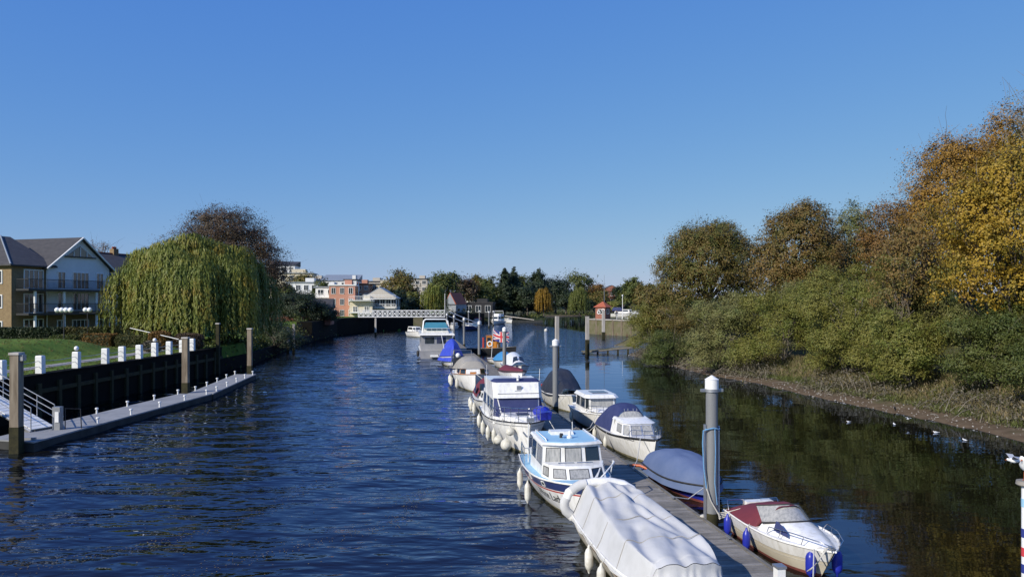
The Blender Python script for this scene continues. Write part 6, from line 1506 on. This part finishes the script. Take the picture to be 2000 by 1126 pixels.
# ------------------------------------------------------------------ far left: brick shed, terraces of flats, footbridge
def block(name, label, px, y, w, d, z0, z1, m, rows, cols, roof='flat', rm='lead', rz=0.0, glass='glass', wfrac=(.55, .5), balc=None, cat='building', rh=2.0, side_cols=2):
    """building with each window built; px is the bearing as an offset per metre of distance"""
    o = thing(name, label, cat, (px*y, y, z0), rz); h = z1-z0
    MB().box((0, d/2, h/2-.25), (w, d, h+.5)).build('wall', m, o, smooth=0)
    wm = MB().box((0, 0, 0), (w/cols*wfrac[0], .06, h/rows*wfrac[1])).mesh('window'); wm.materials.append(M[glass])
    fr = MB(); ww, wh = w/cols*wfrac[0], h/rows*wfrac[1]
    for dx in (-ww/2, 0, ww/2): fr.box((dx, -.04, 0), (.09, .08, wh+.12))
    for dz in (-wh/2, wh/2): fr.box((0, -.045, dz), (ww+.12, .08, .09))
    fm = fr.mesh('frame'); fm.materials.append(M['whitepaint'])
    for r_ in range(rows):
        for c in range(cols):
            q = inst('window', wm, o, (-w/2+w*(c+.5)/cols, -.02, h*(r_+.55)/rows)); inst('frame', fm, q)
    if d > 3:
        wm2 = MB().box((0, 0, 0), (.06, d/side_cols*.4, wh)).mesh('window'); wm2.materials.append(M[glass])
        for r_ in range(rows):
            for c in range(side_cols): inst('window', wm2, o, (w/2+.02, d*(c+.5)/side_cols, h*(r_+.55)/rows))
    if roof == 'flat':
        MB().box((0, d/2, h+.15), (w+.5, d+.5, .30)).build('roof', rm, o, smooth=0)
        MB().box((w*.2, d*.5, h+.9), (w*.28, d*.4, 1.2)).build('plant_room', m, o, smooth=0)
    elif roof == 'gable':
        MB().prism([(-w/2-.3, -.3, h), (w/2+.3, -.3, h), (w/2+.3, d+.3, h), (-w/2-.3, d+.3, h)], [(-w/2-.3, d/2-.05, h+rh), (w/2+.3, d/2-.05, h+rh), (w/2+.3, d/2+.05, h+rh), (-w/2-.3, d/2+.05, h+rh)]).build('roof', rm, o, smooth=0)
    elif roof == 'front':
        MB().prism([(-w/2-.3, -.4, h), (w/2+.3, -.4, h), (w/2+.3, d, h), (-w/2-.3, d, h)], [(-.05, -.4, h+rh), (.05, -.4, h+rh), (.05, d, h+rh), (-.05, d, h+rh)]).build('roof', rm, o, smooth=0)
        MB().prism([(-w/2, -.43, h+.02), (w/2, -.43, h+.02), (0, -.43, h+rh-.25)][::-1], [(-w/2, -.40, h+.02), (w/2, -.40, h+.02), (0, -.40, h+rh-.25)][::-1]).build('gable', m, o, smooth=0)
    elif roof == 'mono':
        MB().prism([(-w/2-.2, -.3, h), (w/2+.2, -.3, h), (w/2+.2, d, h), (-w/2-.2, d, h)], [(-w/2-.2, -.3, h+.15), (w/2+.2, -.3, h+.15), (w/2+.2, d, h+rh), (-w/2-.2, d, h+rh)]).build('roof', rm, o, smooth=0)
    if balc:
        for zb in balc:
            b_ = MB().box((0, -.8, zb), (w*.96, 1.5, .18)).build('balcony', 'whitepaint', o, smooth=0); rl = MB().box((0, -1.5, zb+1.05), (w*.96, .06, .08)).build('rail', 'whitepaint', b_, smooth=0)
            bl = MB()
            for k in range(int(w*.96/.35)+1): bl.box((-w*.48+k*.35, -1.5, zb+.55), (.05, .04, .95))
            tag(bl.build('balusters', 'whitepaint', b_, smooth=0), kind='stuff')
    return o
def bx_(p): return (p-1000)/1500
block('brick_shed', 'long low brick shed with red ridge and a row of small arched openings', bx_(570), 142, 14, 6, 3.0, 5.6, 'redbrick', 1, 10, 'gable', 'slate', .12, wfrac=(.5, .25), rh=1.8)
block('salmon_flats', 'salmon brick block of flats with tall white framed corner windows', bx_(668), 192, 6.4, 8, 2.6, 10.9, 'salmon', 3, 3, 'flat', 'whitepaint', .10, wfrac=(.45, .55))
block('white_flats', 'white rendered flats with stacked balconies left of the salmon block', bx_(636), 200, 5.2, 9, 2.6, 10.6, 'render', 3, 2, 'flat', 'lead', .06, balc=(2.7, 5.4))
block('cream_house', 'cream house with roof terrace beside the salmon block', bx_(705), 190, 5.6, 8, 2.6, 7.0, 'creamwall', 1, 2, 'flat', 'whitepaint', .06, wfrac=(.4, .3), balc=(1.6, 4.6))
block('boathouse', 'long clubhouse with dark glazed front, white balcony and sloping pale roof', bx_(742), 194, 8.4, 9, 2.6, 7.8, 'beige', 2, 6, 'front', 'lead', .05, wfrac=(.8, .7), balc=(2.7, 5.0), rh=2.8)
block('terrace_flats', 'pale terraced flats stepping up behind the trees', bx_(560), 235, 15, 10, 3, 15.6, 'creamwall', 4, 6, 'flat', 'lead', .1)
block('terrace_flats', 'white stepped flats with a glazed penthouse', bx_(548), 250, 9, 10, 3, 18.8, 'render', 5, 4, 'mono', 'slate', .1, rh=1.8)
block('terrace_flats', 'cream flats with pale stair tower above the salmon block', bx_(600), 245, 12, 10, 3, 14.0, 'beige', 4, 5, 'flat', 'whitepaint', .1)
block('penthouse_flats', 'flats with blue grey sloping glass roof', bx_(663), 236, 11, 9, 3, 13.4, 'render', 4, 4, 'mono', 'lead', .05, rh=2.2)
block('penthouse_flats', 'small white upper flat with a dark flat roof', bx_(684), 225, 3.6, 8, 3, 13.3, 'render', 4, 1, 'flat', 'slate', .05)
block('terrace_flats', 'beige flats with lift housing behind the clubhouse', bx_(722), 262, 9, 9, 3, 13.8, 'beige', 4, 4, 'flat', 'slate', .0)
block('terrace_flats', 'grey glazed flats behind the spreading tree', bx_(752), 275, 10, 9, 3, 13.5, 'lead', 4, 5, 'flat', 'slate', .0)
block('terrace_flats', 'pinkish flats half hidden by the weeping willow', bx_(815), 285, 7.5, 9, 3, 15.4, 'beige', 5, 3, 'flat', 'slate', .0)
block('timbered_house', 'white half timbered gabled house among the trees', bx_(817), 232, 4.6, 7, 2.8, 6.6, 'render', 2, 3, 'front', 'tile', .0, rh=2.8)
block('blue_boathouse', 'tall blue grey gabled boathouse with orange tiled roof', bx_(880), 236, 3.6, 8, 2.4, 6.2, 'lead', 1, 1, 'front', 'tile', -.35, rh=3.6, wfrac=(.2, .2))
block('dark_boatshed', 'low dark boatshed on the far left bank', bx_(925), 262, 13, 8, 2.2, 6.6, 'metal_dark', 1, 4, 'flat', 'slate', -.1)
block('red_roofed_house', 'pale house with red roof between the far trees', bx_(925), 330, 8, 8, 2.5, 14, 'render', 3, 3, 'gable', 'tile', 0, rh=2.5)
block('brick_mansion', 'brick mansion with white gable beyond the lock', bx_(1195), 380, 12, 10, 2.5, 12.5, 'redbrick', 3, 5, 'front', 'slate', 0, rh=3)
block('terrace_flats', 'white flats with long roof terrace above the brick shed', bx_(590), 222, 9, 8, 3, 12.4, 'render', 3, 4, 'flat', 'lead', .1, balc=(3.2, 6.2))
block('terrace_flats', 'pink rendered flats between the salmon block and the clubhouse', bx_(702), 232, 6, 8, 3, 12.2, 'salmon', 4, 3, 'flat', 'slate', .05)
block('terrace_flats', 'cream flats with dark roof seen over the clubhouse', bx_(738), 248, 8, 8, 3, 12.6, 'creamwall', 4, 4, 'flat', 'slate', .05)
block('terrace_flats', 'tall white flats rising left of the pale terraced ones', bx_(528), 262, 8, 8, 3, 16.5, 'render', 5, 4, 'flat', 'lead', .1)
# white lattice footbridge on a brick pier
fb_ = thing('footbridge', 'white lattice girder footbridge reaching over the water to the moorings', 'footbridge', (-34.2, 171, 3.5), math.atan2(2.0, 19.0))
FL = 19.2
for sy in (-.7, .7):
    for z, r_ in ((0, .11), (1.4, .09)): MB().box((FL/2, sy, z), (FL, .14, r_*2)).build('chord', 'whitepaint', fb_, smooth=0)
    MB().box((FL/2, sy, .72), (FL, .07, .08)).build('mid_rail', 'whitepaint', fb_, smooth=0)
    n = 18
    for k in range(n):
        x0, x1 = FL*k/n, FL*(k+1)/n
        MB().tube([(x0, sy, .05), (x1, sy, 1.36)], .04, 4).build('diagonal', 'whitepaint', fb_); MB().tube([(x1, sy, .05), (x0, sy, 1.36)], .04, 4).build('diagonal', 'whitepaint', fb_)
        MB().box((x0, sy, .70), (.08, .10, 1.38)).build('upright', 'whitepaint', fb_, smooth=0)
MB().box((FL/2, 0, -.06), (FL, 1.24, .10)).build('deck', 'plank', fb_, smooth=0)
MB().box((13.2, 0, -2.4), (2.1, 1.6, 4.4)).build('pier', 'quay', fb_, smooth=0)
MB().tube([(FL, .7, 0), (FL, .7, 5.2)], .06, 6).build('lamp_pole', 'whitepaint', fb_)
timber_pile('slim pale timber pile in front of the footbridge', -27.0, 152, 3.6, .34, 'pilepale', .8, False)
gwf = thing('far_gangway', 'white gangway ramp sloping down from the footbridge to the far pontoon', 'gangway', (0, 0, 0))
for sy in (-.5, .5):
    for hz in (0, 1.0): MB().tube([(-14.2, 173+sy, 3.6+hz), (-8.2, 178+sy, 1.0+hz)], .06, 5).build('side_rail', 'whitepaint', gwf)
MB().prism([(-14.2, 172.4, 3.5), (-14.2, 173.6, 3.5), (-8.2, 178.6, .9), (-8.2, 177.4, .9)], [(-14.2, 172.4, 3.6), (-14.2, 173.6, 3.6), (-8.2, 178.6, 1.0), (-8.2, 177.4, 1.0)]).build('deck', 'plank', gwf, smooth=0)
lst = thing('landing_stage', 'dark far landing stage with pale sloping ramp by the white cruisers', 'landing stage', (2, 262, 0))
MB().box((2.5, 0, .3), (12, 2.4, .9)).build('float', 'dockside', lst, smooth=0)
MB().prism([(-4.5, 3, 2.0), (-4.5, 5, 2.0), (5.5, 1.2, .8), (5.5, -.6, .8)], [(-4.5, 3, 2.3), (-4.5, 5, 2.3), (5.5, 1.2, 1.0), (5.5, -.6, 1.0)]).build('ramp', 'pilepale', lst, smooth=0)
for k, (x, y) in enumerate(((-6, 200), (-5.2, 214), (-9.5, 224), (-12, 212))):
    c = copy_tree(PILES[5]); c['label'] = 'slender grey pile with white cap by the far moorings'; c['group'] = 'far capped piles'; c.location = (x, y, 0); c['label'] = ['capped pile beside the dark blue hulled cruiser', 'capped pile between the far cruisers', 'capped pile beside the red canopied cruiser', 'capped pile near the footbridge gangway'][k]

# ------------------------------------------------------------------ far trees
def far_tree(label, px, y, w, h, lm, seed, zb=.12, name='far_tree', per=30, nc=230, group=None, cone=False):
    r_ = np.random.default_rng(seed); z0 = 2.2
    if cone: lob = [(0, 0, h*(.14+.155*k), w*.46*(1-(k/5.2)**2.2)**.8, w*.46*(1-(k/5.2)**2.2)**.8, h*.14) for k in range(5)]+[(0, 0, h*.86, w*.13, w*.13, h*.10), (0, 0, h*.95, w*.05, w*.05, h*.07)]
    else: lob = lobe_set(r_, w, h*(1-zb), h*zb, 7)
    return make_tree(name, label, bx_(px)*y, y, h, lob, M[lm], seed, n_clump=nc, per=per, clump_r=w*(.05 if cone else .085), leaf=.45+w*.012, trunk_r=w*.035, nlimb=10, z0=z0, shell=.4, group=group, aspect=.7)
def top(ypx, y): return (592-ypx)*y/1500+6.5-2.2
FT = [(592, 232, 13, 532, 'olive', 'leafy tree in front of the pale terraced flats'), (630, 212, 8, 548, 'green', 'green tree left of the white balconied flats'), (560, 205, 9, 560, 'green', 'round tree above the long brick shed'),
      (775, 240, 15, 531, 'olive', 'spreading flat topped tree behind the clubhouse'), (768, 212, 9, 566, 'conifer', 'dark evergreen beside the clubhouse'), (800, 225, 8, 572, 'bush', 'yellow green bush tree by the half timbered house'), (790, 220, 10, 585, 'conifer', 'dark hedge tree under the spreading tree'),
      (873, 262, 13, 531, 'green', 'tall leafy tree above the orange roofed boathouse'), (905, 285, 12, 543, 'copper', 'brownish tree behind the dark boatshed'), (930, 310, 12, 540, 'olive', 'olive tree beside the red roofed house'), (958, 300, 9, 537, 'green', 'narrow green tree next to the conifers'), (945, 290, 10, 562, 'green', 'lower green tree in front of the red roofed house'),
      (1022, 330, 12, 536, 'green', 'feathery green tree between the two conifer groups'), (1030, 300, 11, 560, 'conifer', 'low dark tree behind the moored cruisers'), (1085, 345, 14, 540, 'conifer', 'dark rounded tree beside the golden willow'), (1122, 355, 18, 535, 'green', 'broad green tree behind the pale willow'), (1160, 370, 14, 556, 'rust', 'reddish tree on the far bank'), (1168, 350, 12, 570, 'olive', 'olive tree on the far bank near the lock'),
      (1105, 340, 12, 572, 'conifer', 'dark low tree behind the golden willow'), (1200, 330, 8, 588, 'bush', 'small yellowish tree behind the lookout hut'), (1235, 250, 9, 545, 'green', 'upright dusty green tree beyond the quay'), (1262, 215, 8, 556, 'olive', 'olive tree rising behind the quay boats'), (1212, 360, 10, 560, 'conifer', 'dark tree in front of the brick mansion'), (855, 250, 8, 580, 'conifer', 'dark evergreen beside the blue boathouse'), (985, 320, 14, 566, 'conifer', 'dark yew in the conifer group'), (1055, 322, 12, 575, 'green', 'bush at the water edge beyond the landing stage'), (1140, 345, 13, 588, 'conifer', 'dark waterside bush under the pale willow')]
for i, (px, y, w, yt, lm, lab) in enumerate(FT): far_tree(lab, px, y, w, top(yt, y), lm, 300+i)
for i, (px, y, w, yt, lab) in enumerate(((986, 300, 9.5, 523, 'tall dark conifer with pointed top, slimmer of the pair'), (1003, 306, 11, 524, 'tall dark conifer with pointed top, wider of the pair'), (1051, 318, 14, 524, 'stout dark conifer standing apart near the golden willow'))):
    far_tree(lab, px, y, w, top(yt, y), 'conifer', 350+i, name='conifer_tree', cone=True, nc=900)
willow('golden_willow', 'small golden weeping willow on the far bank', bx_(1062)*292, 292, 7.6, 10.5, M['golden'], 61, 420, .4, .7, low=.6, trunk_r=.3, z0=2.0)
willow('pale_willow', 'pale green weeping willow on the far bank beside the lock', bx_(1131)*312, 312, 9.5, 11.5, M['willow_far'], 62, 420, .4, .7, low=.5, trunk_r=.3, z0=1.6)
willow('boathouse_willow', 'bright green weeping willow beside the orange roofed boathouse', bx_(848)*222, 222, 8.4, 9.8, M['willow'], 63, 620, .34, .55, low=.5, trunk_r=.35, z0=2.8)
# far wood beyond everything: reads as one mass
r_ = np.random.default_rng(5); n = 26000; a = r_.uniform(-1.2, 1.2, n); D = r_.uniform(440, 620, n); X = np.tan(a*.75)*D; hgt = 10+4*np.sin(X*.031)+3*np.sin(X*.083+1)
C = np.stack([X, D, 2+r_.uniform(0, 1, n)**.7*hgt], 1)
tag(link('distant_wood', quadmesh('distant_wood', leaf_quads(C, 3.0, .1, .3, .8, r_)), M['conifer'], smooth=0), 'distant wood closing the horizon behind the far bank', kind='stuff')
# back gardens: undergrowth on both far banks
def undergrowth(label, pts, lm, seed, n=1400, h=1.8, leaf=.4):
    r_ = np.random.default_rng(seed); Q = []
    for (xa, ya), (xb, yb) in zip(pts[:-1], pts[1:]):
        t = r_.uniform(0, 1, n); X = lerp(xa, xb, t)+r_.normal(0, .9, n); Y = lerp(ya, yb, t)+r_.normal(0, .9, n); Q.append(np.stack([X, Y, np.maximum(ground_h(X, Y), .1)+np.abs(r_.normal(0, h*.5, n))*(.6+.4*np.sin(X*.9+Y*.6))], 1))
    return tag(link('undergrowth', quadmesh('undergrowth', leaf_quads(np.concatenate(Q), leaf, .1, .3, .6, r_)), M[lm], smooth=0), label, kind='stuff')
undergrowth('dark ivy and undergrowth along the shaded left bank', [(-29.5, 72), (-30, 84), (-32, 98), (-36, 130), (-37.5, 156)], 'green', 91, 2200, 1.6, .28)
undergrowth('dense dark thicket closing the view behind the right bank trees', [(36, 34), (38, 46), (41, 58), (43, 72), (40, 88), (36, 104), (35, 126), (42, 145)], 'green', 94, 3200, 7.5, .5)
undergrowth('bushes along the far bank', [(2, 312), (16, 388), (48, 412), (130, 446)], 'green', 92, 1500, 2.6, .7)
undergrowth('hedge plants behind the far left moorings', [(-20, 210), (-9, 250), (0, 305)], 'conifer', 93, 1200, 2.2, .5)

# ------------------------------------------------------------------ leaves and flecks drifting on the river
r_ = np.random.default_rng(44); FL_ = []
for k in range(520):
    y = 15+45*r_.uniform(0, 1)**1.4; FL_.append((r_.uniform(-.62*y, .02*y), y))
for line in (((-9.5, 17), (-3.5, 22.5), (-3.0, 27)), ((-13, 17.5), (-8.5, 22), (-6.2, 30))):
    for (xa, ya), (xb, yb) in zip(line[:-1], line[1:]):
        t = r_.uniform(0, 1, 240); FL_ += list(zip(lerp(xa, xb, t)+r_.normal(0, .22, 240), lerp(ya, yb, t)+r_.normal(0, .3, 240)))
F = np.array(FL_); xi = np.clip(np.searchsorted(wx, F[:, 0]), 1, len(wx)-1); yi = np.clip(np.searchsorted(wy, F[:, 1]), 1, len(wy)-1)
zz = np.max(np.stack([WZ[yi, xi], WZ[yi-1, xi], WZ[yi, xi-1], WZ[yi-1, xi-1]]), 0)+.006
C = np.stack([F[:, 0], F[:, 1], zz], 1); n = len(C); a = r_.uniform(0, 6.28, n); s_ = r_.uniform(.012, .034, n)
d1 = np.stack([np.cos(a)*s_, np.sin(a)*s_, 0*a], 1); d2 = np.stack([-np.sin(a)*s_*.6, np.cos(a)*s_*.6, 0*a], 1)
tag(link('floating_leaves', quadmesh('floating_leaves', np.stack([C-d1, C-d2, C+d1, C+d2], 1)), M['deadgrass'], smooth=0), 'fallen leaves and flecks drifting on the dark water', kind='stuff')

# fallen leaves on the lawn below the willow and along the path
r_ = np.random.default_rng(46); n = 2600; X = -27.9-np.abs(r_.normal(0, 7, n)); Y = r_.uniform(40, 76, n); a = r_.uniform(0, 6.28, n); s_ = r_.uniform(.03, .07, n)
C = np.stack([X, Y, ground_h(X, Y)+.03], 1); d1 = np.stack([np.cos(a)*s_, np.sin(a)*s_, r_.uniform(0, .03, n)], 1); d2 = np.stack([-np.sin(a)*s_*.7, np.cos(a)*s_*.7, 0*a], 1)
tag(link('fallen_leaves', quadmesh('fallen_leaves', np.stack([C-d1, C-d2, C+d1, C+d2], 1)), M['rust'], smooth=0), 'fallen leaves scattered over the lawn by the river wall', kind='stuff')
gp = np.stack([X, Y, ground_h(X, Y)], 1); gp = gp[(gp[:, 0] > -29.7) | (gp[:, 0] < -31.6)]
tufts('lawn_grass', gp, .09, .02, M['greengrass'], 'longer tufts of grass in the lawn', seed=8, blades=6)
